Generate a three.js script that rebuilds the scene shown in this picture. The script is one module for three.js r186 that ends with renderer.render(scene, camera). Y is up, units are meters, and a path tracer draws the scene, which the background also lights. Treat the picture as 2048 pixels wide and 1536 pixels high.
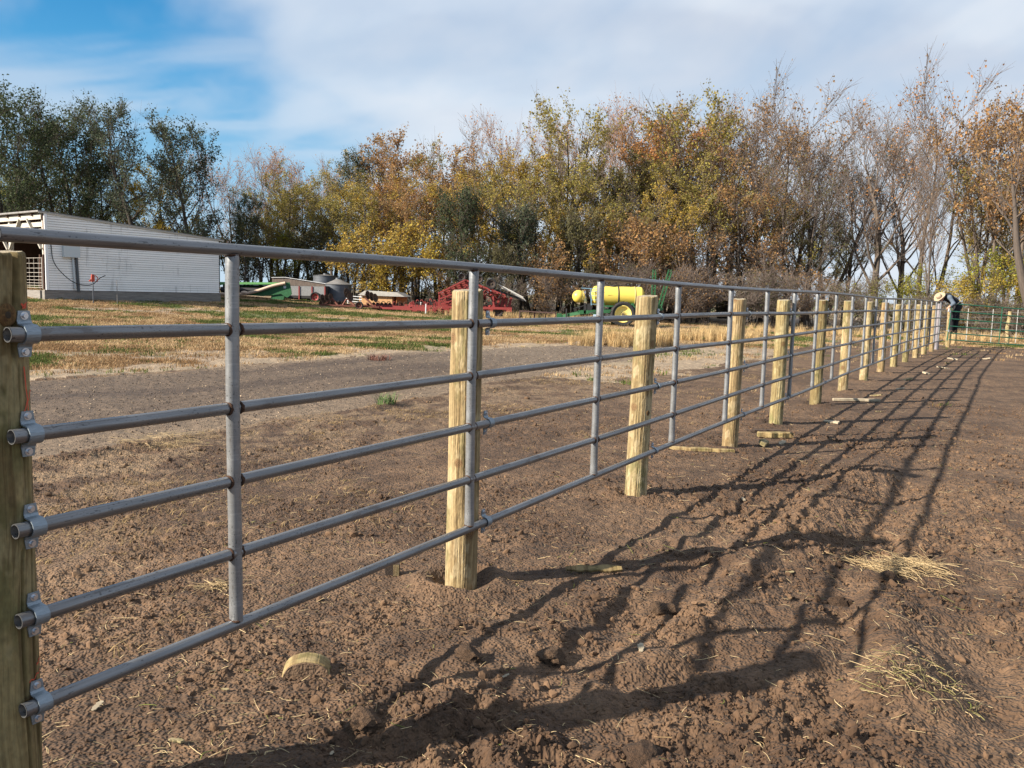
import * as THREE from 'three';
import { mergeGeometries } from 'three/addons/utils/BufferGeometryUtils.js';
import { MarchingCubes } from 'three/addons/objects/MarchingCubes.js';

// ---------------------------------------------------------------- camera, sky, sun, exposure
const scene = new THREE.Scene();
const RAD = Math.PI / 180;
const camera = new THREE.PerspectiveCamera(48.62, 1024 / 768, 0.05, 900);
camera.position.set(0, 1.46, 0);
camera.rotation.order = 'YXZ';
camera.rotation.set(-6.03 * RAD, 0, 1.457 * RAD);

const renderer = new THREE.WebGLRenderer({ antialias: true });
renderer.setSize(1024, 768);
renderer.toneMapping = THREE.LinearToneMapping;
const EXPOSURE = 2.3;
renderer.toneMappingExposure = EXPOSURE;
renderer.shadowMap.enabled = true;

const sunDir = new THREE.Vector3(-1.71, 1.0, 0.709).normalize();
const sun = new THREE.DirectionalLight(new THREE.Color().setRGB(1.0, 0.90, 0.75), 5.0);
sun.position.copy(sunDir).multiplyScalar(80);
sun.castShadow = true;
sun.shadow.radius = 1.2;
sun.shadow.mapSize.set(4096, 4096);
Object.assign(sun.shadow.camera, { left: -60, right: 60, top: 60, bottom: -60, near: 1, far: 220 });
scene.add(sun);
scene.add(sun.target);

// ---------------------------------------------------------------- random numbers and noise
function rng(seed) {
  let a = seed >>> 0;
  return () => { a = (a + 0x6D2B79F5) >>> 0; let t = a; t = Math.imul(t ^ (t >>> 15), t | 1); t ^= t + Math.imul(t ^ (t >>> 7), t | 61); return ((t ^ (t >>> 14)) >>> 0) / 4294967296; };
}
function hash2(i, j, k) {
  let h = Math.imul(i, 374761393) + Math.imul(j, 668265263) + Math.imul(k, 2147483647 ^ 0x5bd1e995);
  h = Math.imul(h ^ (h >>> 13), 1274126177); h ^= h >>> 16;
  return (h >>> 0) / 4294967296;
}
const fade = t => t * t * t * (t * (t * 6 - 15) + 10);
function noise(x, y, k = 0) {
  const i = Math.floor(x), j = Math.floor(y), u = fade(x - i), v = fade(y - j);
  const a = hash2(i, j, k), b = hash2(i + 1, j, k), c = hash2(i, j + 1, k), d = hash2(i + 1, j + 1, k);
  return a + (b - a) * u + (c - a) * v + (a - b - c + d) * u * v;
}
function wrapNoise(x, y, px, py, k) {
  const m = (a, n) => ((a % n) + n) % n;
  const i = Math.floor(x), j = Math.floor(y), u = fade(x - i), v = fade(y - j);
  const a = hash2(m(i, px), m(j, py), k), b = hash2(m(i + 1, px), m(j, py), k), c = hash2(m(i, px), m(j + 1, py), k), d = hash2(m(i + 1, px), m(j + 1, py), k);
  return a + (b - a) * u + (c - a) * v + (a - b - c + d) * u * v;
}
function fbm(x, y, oct = 4, k = 0) { let s = 0, a = 0.5, t = 0; for (let o = 0; o < oct; o++) { s += a * noise(x, y, k + o * 17); t += a; a *= 0.5; x = x * 2.03 + 3.1; y = y * 2.03 - 1.7; } return s / t; }
const clamp = (x, a = 0, b = 1) => Math.min(b, Math.max(a, x));
const sstep = (a, b, x) => { const t = clamp((x - a) / (b - a)); return t * t * (3 - 2 * t); };
const lerp = (a, b, t) => a + (b - a) * t;
const mix3 = (a, b, t) => [lerp(a[0], b[0], t), lerp(a[1], b[1], t), lerp(a[2], b[2], t)];

// ---------------------------------------------------------------- sky: blue air with a high thin cloud sheet
{
  const W = 2560, H = 1280, data = new Float32Array(W * H * 4);
  const airAt = [[0, [0.46, 0.69, 0.87]], [7, [0.32, 0.61, 0.86]], [13, [0.10, 0.40, 0.74]], [19, [0.03, 0.26, 0.60]], [40, [0.05, 0.22, 0.48]], [90, [0.06, 0.19, 0.40]]];
  for (let j = 0; j < H; j++) {
    const el = ((j + 0.5) / H - 0.5) * Math.PI, eld = el / RAD, y = Math.sin(el), ce = Math.cos(el);
    let air = airAt[0][1];
    for (let q = 0; q + 1 < airAt.length; q++) if (eld >= airAt[q][0]) air = mix3(airAt[q][1], airAt[q + 1][1], clamp((eld - airAt[q][0]) / (airAt[q + 1][0] - airAt[q][0])));
    for (let i = 0; i < W; i++) {
      const th = ((i + 0.5) / W - 0.5) * 2 * Math.PI, x = Math.cos(th) * ce, z = Math.sin(th) * ce, o = (j * W + i) * 4;
      let c = air;
      if (eld > -2) {
        const az = Math.atan2(x, -z) / RAD, q = 1 / (Math.max(y, 0) + 0.16), px = x * q, pz = z * q;
        const wx = fbm(px * 0.7 + 7, pz * 0.7, 3, 5) - 0.5, wz = fbm(px * 0.7, pz * 0.7 + 11, 3, 9) - 0.5;
        const streak = fbm(px * 2.4 - pz * 1.1 + wx * 1.2, pz * 1.3 + px * 0.5 + wz * 1.2, 7, 33);
        const fleece = fbm(px * 5.5 + wx * 2, pz * 4.2 + wz * 2, 5, 45);
        const edge = -13.5 + wx * 10 + (streak - 0.5) * 20 + (fleece - 0.5) * 7 - (eld - 9) * 0.35;
        const bank = sstep(edge - 5, edge + 8, az) * (1 - 0.5 * sstep(80, 140, az)) + 0.35 * (1 - sstep(-150, -70, az));
        let cov = clamp(bank * (0.80 + 0.55 * (streak - 0.42) + 0.25 * (fleece - 0.5)));
        const veil = fbm(px * 0.8 + pz * 0.3 + wx, pz * 4.0 + wz * 1.5, 6, 57);
        cov = Math.max(cov, 0.5 * sstep(0.48, 0.76, veil) * sstep(4, 9, eld) * (1 - sstep(16, 30, eld)), 0.2 * sstep(0.52, 0.74, streak));
        cov = Math.max(cov, 0.45 * (1 - sstep(-1, 8, eld)));
        cov = Math.max(cov, (0.45 + 0.5 * sstep(0.35, 0.65, streak)) * sstep(20, 38, eld));      // the thin sheet goes on overhead
        const thick = sstep(0.36, 0.66, fbm(px * 1.1 + wx + 40, pz * 2.2 + wz, 6, 83));
        const cloud = mix3([0.80, 0.855, 0.93], [0.62, 0.68, 0.79], thick * sstep(3, 18, eld) * (0.55 + 0.4 * sstep(-5, 25, az)));
        c = mix3(air, cloud, cov * 0.97);
      } else c = mix3(air, [0.35, 0.33, 0.30], sstep(2, 12, -eld));
      data[o] = c[0] / EXPOSURE; data[o + 1] = c[1] / EXPOSURE; data[o + 2] = c[2] / EXPOSURE; data[o + 3] = 1;
    }
  }
  const sky = new THREE.DataTexture(data, W, H, THREE.RGBAFormat, THREE.FloatType);
  sky.mapping = THREE.EquirectangularReflectionMapping;
  sky.colorSpace = THREE.LinearSRGBColorSpace;
  sky.magFilter = THREE.LinearFilter; sky.minFilter = THREE.LinearFilter; sky.needsUpdate = true;
  scene.background = sky;
  scene.environment = sky;
}

// ---------------------------------------------------------------- things, parts and copies
const taken = new Map();
function numbered(name) { const n = taken.get(name) || 0; taken.set(name, n + 1); return n ? `${name}_${String(n).padStart(3, '0')}` : name; }
function tag(o, label, category, group, kind) {
  if (label) o.userData.label = label;
  if (category) o.userData.category = category;
  if (group) o.userData.group = group;
  if (kind) o.userData.kind = kind;
  return o;
}
function thing(name, label, category, pos = [0, 0, 0], turn = 0, group) {
  const o = new THREE.Group(); o.name = numbered(name); o.position.set(...pos); o.rotation.y = turn; scene.add(o);
  return tag(o, label, category, group);
}
function part(name, geo, mat, parent) {
  const m = new THREE.Mesh(Array.isArray(geo) ? merge(geo) : geo, mat); m.name = name; m.castShadow = m.receiveShadow = true; parent.add(m); return m;
}
function single(name, geo, mat, label, category, pos = [0, 0, 0], turn = 0, group) {
  const m = part(numbered(name), geo, mat, scene); m.position.set(...pos); m.rotation.y = turn; return tag(m, label, category, group);
}
function structure(name, geo, mat, label) { const m = part(numbered(name), geo, mat, scene); return tag(m, label, null, null, 'structure'); }
function clean(g) { let q = g.index ? g.toNonIndexed() : g; for (const k of Object.keys(q.attributes)) if (!['position', 'normal', 'uv'].includes(k)) q.deleteAttribute(k); if (!q.attributes.uv) q.setAttribute('uv', new THREE.BufferAttribute(new Float32Array(q.attributes.position.count * 2), 2)); return q; }
function merge(list) { return list.length === 1 ? list[0] : mergeGeometries(list.map(clean)); }
function scatter(name, geo, mat, items, label, category, tinted) {   // what nobody could count: one object
  const m = new THREE.InstancedMesh(geo, mat, items.length), M = new THREE.Matrix4(), q = new THREE.Quaternion(), e = new THREE.Euler(), p = new THREE.Vector3(), s = new THREE.Vector3(), c = new THREE.Color();
  items.forEach((t, i) => {
    e.set(t.rx || 0, t.ry || 0, t.rz || 0, 'YXZ'); q.setFromEuler(e); p.set(t.x, t.y, t.z); s.set(t.sx ?? t.s ?? 1, t.sy ?? t.s ?? 1, t.sz ?? t.s ?? 1);
    m.setMatrixAt(i, M.compose(p, q, s));
    if (tinted) m.setColorAt(i, c.setRGB(...t.c));
  });
  m.name = numbered(name); m.castShadow = m.receiveShadow = true; scene.add(m);
  return tag(m, label, category, null, 'stuff');
}

// ---------------------------------------------------------------- shapes
const V = (x, y, z) => new THREE.Vector3(x, y, z);
function box(w, h, d, x = 0, y = 0, z = 0, rx = 0, ry = 0, rz = 0) { const g = new THREE.BoxGeometry(w, h, d); if (rx) g.rotateX(rx); if (ry) g.rotateY(ry); if (rz) g.rotateZ(rz); return g.translate(x, y, z); }
function bar(a, b, r, r2 = r, n = 8, caps = true) {
  const A = V(...a), B = V(...b), L = A.distanceTo(B), g = new THREE.CylinderGeometry(r2, r, L, n, 1, !caps);
  g.translate(0, L / 2, 0); g.applyQuaternion(new THREE.Quaternion().setFromUnitVectors(V(0, 1, 0), B.clone().sub(A).normalize())); return g.translate(...a);
}
function beam(a, b, w, h) {      // square tube between two points
  const A = V(...a), B = V(...b), L = A.distanceTo(B), g = new THREE.BoxGeometry(w, h, L);
  const m = new THREE.Matrix4().lookAt(A, B, Math.abs(B.clone().sub(A).normalize().y) > 0.99 ? V(1, 0, 0) : V(0, 1, 0)); g.applyMatrix4(m);
  return g.translate((A.x + B.x) / 2, (A.y + B.y) / 2, (A.z + B.z) / 2);
}
function tube(pts, r, seg = 24, n = 6, closed = false) { return new THREE.TubeGeometry(new THREE.CatmullRomCurve3(pts.map(p => V(...p)), closed), seg, r, n, closed); }
function lathe(profile, n = 24) { return new THREE.LatheGeometry(profile.map(p => new THREE.Vector2(...p)), n); }
function prism(outline, depth, bevel = 0) {
  const s = new THREE.Shape(outline.map(p => new THREE.Vector2(...p)));
  return new THREE.ExtrudeGeometry(s, { depth, bevelEnabled: bevel > 0, bevelSize: bevel, bevelThickness: bevel, bevelSegments: 1 });
}

// ---------------------------------------------------------------- textures (colour, grain and fine relief only)
function texture(W, H, fn, srgb = false) {
  const d = new Uint8Array(W * H * 4);
  for (let j = 0; j < H; j++) for (let i = 0; i < W; i++) { const c = fn(i / W, j / H, i, j), o = (j * W + i) * 4; for (let k = 0; k < 3; k++) d[o + k] = clamp(Array.isArray(c) ? c[k] : c) * 255; d[o + 3] = 255; }
  const t = new THREE.DataTexture(d, W, H); t.wrapS = t.wrapT = THREE.RepeatWrapping; t.magFilter = THREE.LinearFilter; t.minFilter = THREE.LinearMipmapLinearFilter; t.generateMipmaps = true;
  t.colorSpace = srgb ? THREE.SRGBColorSpace : THREE.NoColorSpace; t.needsUpdate = true; return t;
}
function wfbm(u, v, fx, fy, oct, k) { let s = 0, a = 0.5, t = 0; for (let o = 0; o < oct; o++) { s += a * wrapNoise(u * fx, v * fy, fx, fy, k + o * 13); t += a; a *= 0.55; fx *= 2; fy *= 2; } return s / t; }
function std(c, o = {}) { const m = new THREE.MeshStandardMaterial({ roughness: 0.85, metalness: 0, ...o }); m.color.setRGB(...c); return m; }
const soilGrain = texture(1024, 1024, (u, v) => { const a = wfbm(u, v, 24, 24, 6, 3), b = wrapNoise(u * 330, v * 330, 330, 330, 8); return 0.62 + 0.5 * (a - 0.5) + 0.26 * (b - 0.5); });
const soilBump = texture(1024, 1024, (u, v) => { const a = wfbm(u, v, 20, 20, 6, 11), b = wrapNoise(u * 150, v * 150, 150, 150, 15); const r = 1 - Math.abs(2 * wfbm(u, v, 40, 40, 3, 41) - 1); return 0.5 + 0.75 * (a - 0.5) + 0.22 * (b - 0.5) + 0.16 * (r - 0.6); });
const gravelGrain = texture(1024, 1024, (u, v) => { const a = wfbm(u, v, 16, 16, 5, 63), b = wrapNoise(u * 190, v * 190, 190, 190, 65), f = wrapNoise(u * 120, v * 120, 120, 120, 66); return 0.55 + 0.4 * (a - 0.5) + 0.3 * (b - 0.5) + (f > 0.9 ? 0.3 : 0); });

// ---------------------------------------------------------------- the lie of the land, in fence coordinates: s runs along the fence, n is the distance to its left
const DX = 0.49924, DZ = -0.86647, FENCE_N = 2.181;
const toS = (x, z) => x * DX + z * DZ, toN = (x, z) => -x * -DZ + -z * DX;
const fromSN = (s, n) => [n * DZ + s * DX, -n * DX + s * DZ];
function landHeight(x, z) {
  const s = toS(x, z), n = toN(x, z), d = clamp(n - 12, 0, 27);
  let h = 0.02 * d + 0.001 * d * d;
  h -= 0.0028 * clamp(s - 8, 0, 30) * (1 - sstep(4, 12, n));
  return h + 0.05 * (fbm(x * 0.16 + 9, z * 0.16, 2, 77) - 0.5) * sstep(8, 13, n);
}
function zoneOf(s, n) {     // 0 soil, 1 gravel drive, 2 dry lawn
  const [x, z] = fromSN(s, n), w = (fbm(x * 0.5, z * 0.5, 4, 88) - 0.5) * 1.6 + (noise(x * 3, z * 3, 90) - 0.5) * 0.35;
  const near = 6.9 + 0.06 * Math.max(0, s - 8) + 0.02 * Math.max(0, s - 14), far = 12.3 - 0.16 * Math.max(0, s - 15);
  if (s < 27 && n > near + w * 0.5 && n < far + w * 0.45) return 1;
  if (n > far || (s >= 27 && n > 5.9 + w)) return 2;
  if (s > 13.5 && n > 5.6 + w && n < near + 1.5) return 2;
  if (s > 36.6 + w && n < 6) return 2;
  if (n < -14 + w * 3 || s < -14) return 2;
  return 0;
}
const POST_S = [1.235, 3.5, 5.87, 8.34, 10.3, 12.74, 15.1, 17.5, 19.9, 22.1];
function soilRelief(x, z, s, n) {
  const side = sstep(2.15, 1.5, n), churn = lerp(0.16, 1, side) * lerp(0.45, 1, sstep(-0.6, 0.6, n)) * lerp(1, 0.18, sstep(4.5, 8, s)) * (0.6 + 0.8 * fbm(x * 0.7 + 4, z * 0.7, 2, 120));
  let h = 0.10 * (fbm(x * 1.3, z * 1.3, 3, 101) - 0.5) * churn;
  const b = Math.abs(2 * fbm(x * 3.6 + 5, z * 3.6, 2, 105) - 1); h += 0.055 * (b - 0.3) * churn;
  const patch = sstep(0.42, 0.62, fbm(x * 1.1 + 8, z * 1.1, 3, 111));
  const loose = lerp(0.6, 1, side) * lerp(1, 0.6, sstep(6, 12, s));
  h += 0.034 * (fbm(x * 9, z * 9, 2, 113) - 0.5) * (0.35 + 0.9 * patch) * (0.35 + 0.6 * churn) * loose;
  h += 0.022 * (noise(x * 24, z * 24, 115) - 0.5) * (0.35 + 0.9 * patch) * loose;
  h += 0.013 * (noise(x * 52, z * 52, 117) - 0.5) * (0.5 + patch) * (0.4 + 0.6 * loose);
  const w = (noise(s * 0.9, 3, 130) - 0.5) * 0.3, w2 = noise(s * 2.3, 7, 131);
  h += 0.075 * Math.exp(-(((n - 0.98 - w) / 0.2) ** 2)) * sstep(3, 5, s) * sstep(10, 7, s) * (0.35 + w2);      // spoil ridge pushed up along the fence
  h -= 0.045 * Math.exp(-(((n - 0.6 - w) / 0.16) ** 2)) * sstep(3, 5, s) * sstep(10, 7, s) * (0.3 + w2);
  h += 0.10 * Math.exp(-(((n - 0.35 - w) / 0.26) ** 2)) * sstep(1.8, 2.6, s) * sstep(6, 4, s) * (0.3 + w2);
  h -= 0.05 * Math.exp(-(((n + 0.1 - w) / 0.14) ** 2)) * sstep(1.8, 2.6, s) * sstep(6.5, 4, s) * w2;
  h -= 0.10 * Math.exp(-(((n - 0.42 - w) / 0.11) ** 2)) * sstep(2.4, 3.2, s) * sstep(5.2, 4.2, s) * (0.25 + 0.9 * w2);      // trench with broken sides
  h -= 0.05 * Math.exp(-(((n - 1.45 + w) / 0.16) ** 2)) * sstep(2.2, 3, s) * sstep(5.5, 4.4, s) * noise(s * 2.8, 1, 133);
  if (Math.abs(n - 2.27) < 0.45) for (const ps of POST_S) { const d = Math.hypot(s - ps, n - 2.28); if (d < 0.45) h += (0.035 * Math.exp(-(((d - 0.2) / 0.07) ** 2)) - 0.03 * Math.exp(-((d / 0.11) ** 2))) * (0.2 + 1.3 * noise(x * 5 + ps, z * 5, 145)); }   // tamped soil round each post
  if (n > 2.6) h += 0.018 * Math.sin(n * 14 + 3 * noise(s * 1.2, n, 140)) * (noise(s * 0.8, n * 2, 141) - 0.35);   // rake marks
  if (n > 6 && n < 7.2) h += 0.05 * Math.exp(-(((n - 6.7) / 0.12) ** 2)) * noise(s * 1.6, 5, 150);                 // broken edge of the drive
  return h * (1 - 0.7 * sstep(14, 40, Math.hypot(x, z)));
}
function groundHeight(x, z) {
  const s = toS(x, z), n = toN(x, z), zn = zoneOf(s, n), d = Math.hypot(x, z);
  let h = landHeight(x, z);
  if (zn === 0) h += soilRelief(x, z, s, n);
  else if (zn === 1) h += 0.02 * (fbm(x * 2, z * 2, 3, 160) - 0.5) + 0.018 * (noise(x * 12, z * 12, 162) - 0.5);
  else h += (0.07 * (fbm(x * 0.9, z * 0.9, 3, 170) - 0.5) + 0.03 * (noise(x * 6, z * 6, 172) - 0.5)) * (d < 70 ? 1 : 0);
  return h;
}
const greenPatch = (x, z) => { const n = toN(x, z); return sstep(0.57, 0.66, fbm(x * 0.42 + 3, z * 0.75, 4, 200) + 0.05 * sstep(16, 26, n)); };
const soilCol = [0.110, 0.069, 0.046];
function groundColour(zone, x, z, s, n) {
  if (zone === 0) {
    const p = fbm(x * 0.9, z * 0.9, 4, 210), q = fbm(x * 5 + 2, z * 5, 3, 214), g = noise(x * 40, z * 40, 216);
    let c = mix3([0.068, 0.037, 0.0195], [0.134, 0.079, 0.044], sstep(0.32, 0.68, 0.55 * p + 0.45 * q));
    const dusty = sstep(4.0, 6.4, n + (p - 0.5) * 3) * 0.75; c = mix3(c, [0.19, 0.128, 0.075], dusty * sstep(0.35, 0.6, q));
    const k = 0.82 + 0.36 * g; return [c[0] * k, c[1] * k, c[2] * k];
  }
  if (zone === 1) {
    const near = 6.9 + 0.06 * Math.max(0, s - 8), far = 12.3 - 0.16 * Math.max(0, s - 15), w = (fbm(x * 0.45 + 1, z * 0.45, 4, 220) - 0.5) * 3;
    const e = Math.min((n - near - w * 0.6) / 2.2, (far - n - w * 0.3) / 0.8);
    let c = mix3([0.19, 0.135, 0.088], [0.072, 0.048, 0.034], sstep(0.1, 0.75, e + (noise(x * 1.7, z * 1.7, 222) - 0.5) * 0.4));
    c = mix3(c, [0.15, 0.105, 0.07], 0.5 * sstep(0.5, 0.64, fbm(s * 0.22 + 3, n * 1.5 + 0.4 * w, 4, 226)) + 0.25 * sstep(0.55, 0.7, fbm(x * 3, z * 3, 3, 228)));      // dusty wheel tracks along the lane
    if (s > 13) c = mix3(c, [0.19, 0.145, 0.105], 0.7 * sstep(13, 19, s + w));
    const k = 0.75 + 0.5 * noise(x * 30, z * 30, 224); return [c[0] * k, c[1] * k, c[2] * k];
  }
  const p = fbm(x * 0.8, z * 0.8, 4, 230), q = fbm(x * 4, z * 4, 3, 233);
  let c = mix3([0.19, 0.12, 0.065], [0.32, 0.23, 0.135], sstep(0.3, 0.7, 0.5 * p + 0.5 * q));
  c = mix3(c, [0.30, 0.23, 0.165], 0.8 * sstep(0.60, 0.72, fbm(x * 0.33 + 17, z * 0.6, 3, 236)));
  c = mix3(c, [0.075, 0.10, 0.025], greenPatch(x, z) * 0.85);
  const strip = n - (12.3 - 0.16 * Math.max(0, s - 15)); if (s < 28) c = mix3(c, [0.29, 0.22, 0.15], 0.9 * sstep(1.1, 0.5, strip - 1.2 * (noise(x * 0.8, z * 0.8, 255) - 0.3) + 0.4 * (q - 0.5)));
  const k = 0.78 + 0.44 * noise(x * 22, z * 22, 238); return [c[0] * k, c[1] * k, c[2] * k];
}
{
  const phi = [], rad = [];
  const fine = 560, half = 38 * RAD;
  for (let i = 0; i <= fine; i++) phi.push(-half + 2 * half * i / fine);
  for (let i = 1; i < 70; i++) phi.push(half + (2 * Math.PI - 2 * half) * i / 70);
  for (let i = 0; i < 14; i++) rad.push(0.05 + 1.65 * i / 14);
  const NR = 600; for (let i = 0; i < NR; i++) rad.push(1.7 * Math.pow(62 / 1.7, i / NR));
  for (let i = 0; i <= 22; i++) rad.push(62 * Math.pow(520 / 62, i / 22));
  const NP = phi.length, pos = new Float32Array(NP * rad.length * 3), uv = new Float32Array(NP * rad.length * 2), zn = new Uint8Array(NP * rad.length), at = [];
  for (let r = 0; r < rad.length; r++) for (let p = 0; p < NP; p++) {
    const x = rad[r] * Math.sin(phi[p]), z = -rad[r] * Math.cos(phi[p]), k = r * NP + p;
    pos[3 * k] = x; pos[3 * k + 1] = groundHeight(x, z); pos[3 * k + 2] = z; uv[2 * k] = x / 1.3; uv[2 * k + 1] = z / 1.3; zn[k] = zoneOf(toS(x, z), toN(x, z));
  }
  const whole = new THREE.BufferGeometry(); whole.setAttribute('position', new THREE.BufferAttribute(pos, 3));
  const quads = [[], [], []], all = [];
  for (let r = 0; r + 1 < rad.length; r++) for (let p = 0; p < NP; p++) {
    const a = r * NP + p, b = r * NP + (p + 1) % NP, c = a + NP, d = b + NP, k = zn[a] === zn[b] || zn[a] === zn[c] ? zn[a] : zn[d];
    quads[k].push(a, b, c, b, d, c); all.push(a, b, c, b, d, c);
  }
  whole.setIndex(all); whole.computeVertexNormals(); const nor = whole.attributes.normal.array;
  const names = [['soil_ground', 'loose brown soil along both sides of the pipe fence'], ['gravel_drive', 'dark gravel drive between the soil and the dry lawn'], ['dry_lawn', 'tan dry lawn with green patches rising to the white shed']];
  quads.forEach((q, zone) => {
    const map = new Map(), P = [], Nn = [], U = [], C = [], I = [];
    for (const k of q) {
      let m = map.get(k);
      if (m === undefined) { m = map.size; map.set(k, m); const x = pos[3 * k], z = pos[3 * k + 2]; P.push(x, pos[3 * k + 1], z); Nn.push(nor[3 * k], nor[3 * k + 1], nor[3 * k + 2]); U.push(uv[2 * k], uv[2 * k + 1]); const c = groundColour(zone, x, z, toS(x, z), toN(x, z)); C.push(c[0] * 1.5, c[1] * 1.5, c[2] * 1.5); }
      I.push(m);
    }
    const g = new THREE.BufferGeometry(); g.setAttribute('position', new THREE.Float32BufferAttribute(P, 3)); g.setAttribute('normal', new THREE.Float32BufferAttribute(Nn, 3)); g.setAttribute('uv', new THREE.Float32BufferAttribute(U, 2)); g.setAttribute('color', new THREE.Float32BufferAttribute(C, 3)); g.setIndex(I);
    const m = std([1, 1, 1], { vertexColors: true, map: zone === 1 ? gravelGrain : soilGrain, bumpMap: soilBump, bumpScale: [0.042, 0.025, 0.03][zone], roughness: 0.97 });
    structure(names[zone][0], g, m, names[zone][1]);
  });
}
console.log('ground done');

// ---------------------------------------------------------------- pipe fence
const steelMap = texture(1024, 512, (u, v) => { const a = wfbm(u, v, 8, 6, 5, 301), s = wfbm(u, v, 6, 50, 3, 305), d = wrapNoise(u * 150, v * 90, 150, 90, 309), e = wfbm(u, v, 12, 9, 4, 312), sc = wfbm(u, v, 10, 120, 2, 316), r = wfbm(u, v, 14, 10, 5, 318); let k = 0.80 + 0.34 * (a - 0.5) + 0.20 * (s - 0.5) - (d > 0.86 && e > 0.52 ? 0.4 : 0) + (sc > 0.74 ? 0.16 : 0); const q = 0.5 * sstep(0.72, 0.78, r); return mix3([k, k * 0.995, k], [0.42, 0.33, 0.27], q); });
const steelRough = texture(256, 256, (u, v) => 0.5 + 0.5 * (wfbm(u, v, 8, 8, 4, 320) - 0.5));
const pipeMat = std([0.24, 0.244, 0.25], { metalness: 0.6, roughness: 0.72, map: steelMap, roughnessMap: steelRough });
const stayMat = std([0.31, 0.32, 0.33], { metalness: 0.5, roughness: 0.8, map: steelMap, roughnessMap: steelRough });
const rustMat = std([0.13, 0.062, 0.034], { roughness: 0.95, map: soilGrain, bumpMap: soilBump, bumpScale: 0.004 });
const clampMat = std([0.31, 0.37, 0.42], { metalness: 0.6, roughness: 0.48, map: steelMap });
const boltMat = std([0.62, 0.64, 0.68], { metalness: 0.85, roughness: 0.3 });
const FENCE_TURN = Math.acos(DX), FENCE_AT = [FENCE_N * DZ, 0, -FENCE_N * DX];
const railY = [1.577, 1.323, 1.069, 0.816, 0.567, 0.327], RAIL_END = 33.4;
const swing = s => 0.35 * (Math.max(0, s - 15) / 19) ** 2;             // the fence line bends a little towards the far gate
const dip = (s, k) => -0.0034 * Math.max(0, s - 8) * (k / 5) + (k === 0 ? 0.012 * Math.sin(s * 0.55 + 0.6) * sstep(1, 4, s) : 0.006 * Math.sin(s * 0.8 + k * 1.7));
const stayAt = [1.95, 3.40, 4.85, 6.30, 7.75, 9.12, 10.45, 11.86, 13.32, 14.87, 16.39, 17.77, 19.23, 20.63, 22.1, 23.5, 24.9, 26.3, 27.7, 29.1, 30.5, 31.9];
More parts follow.
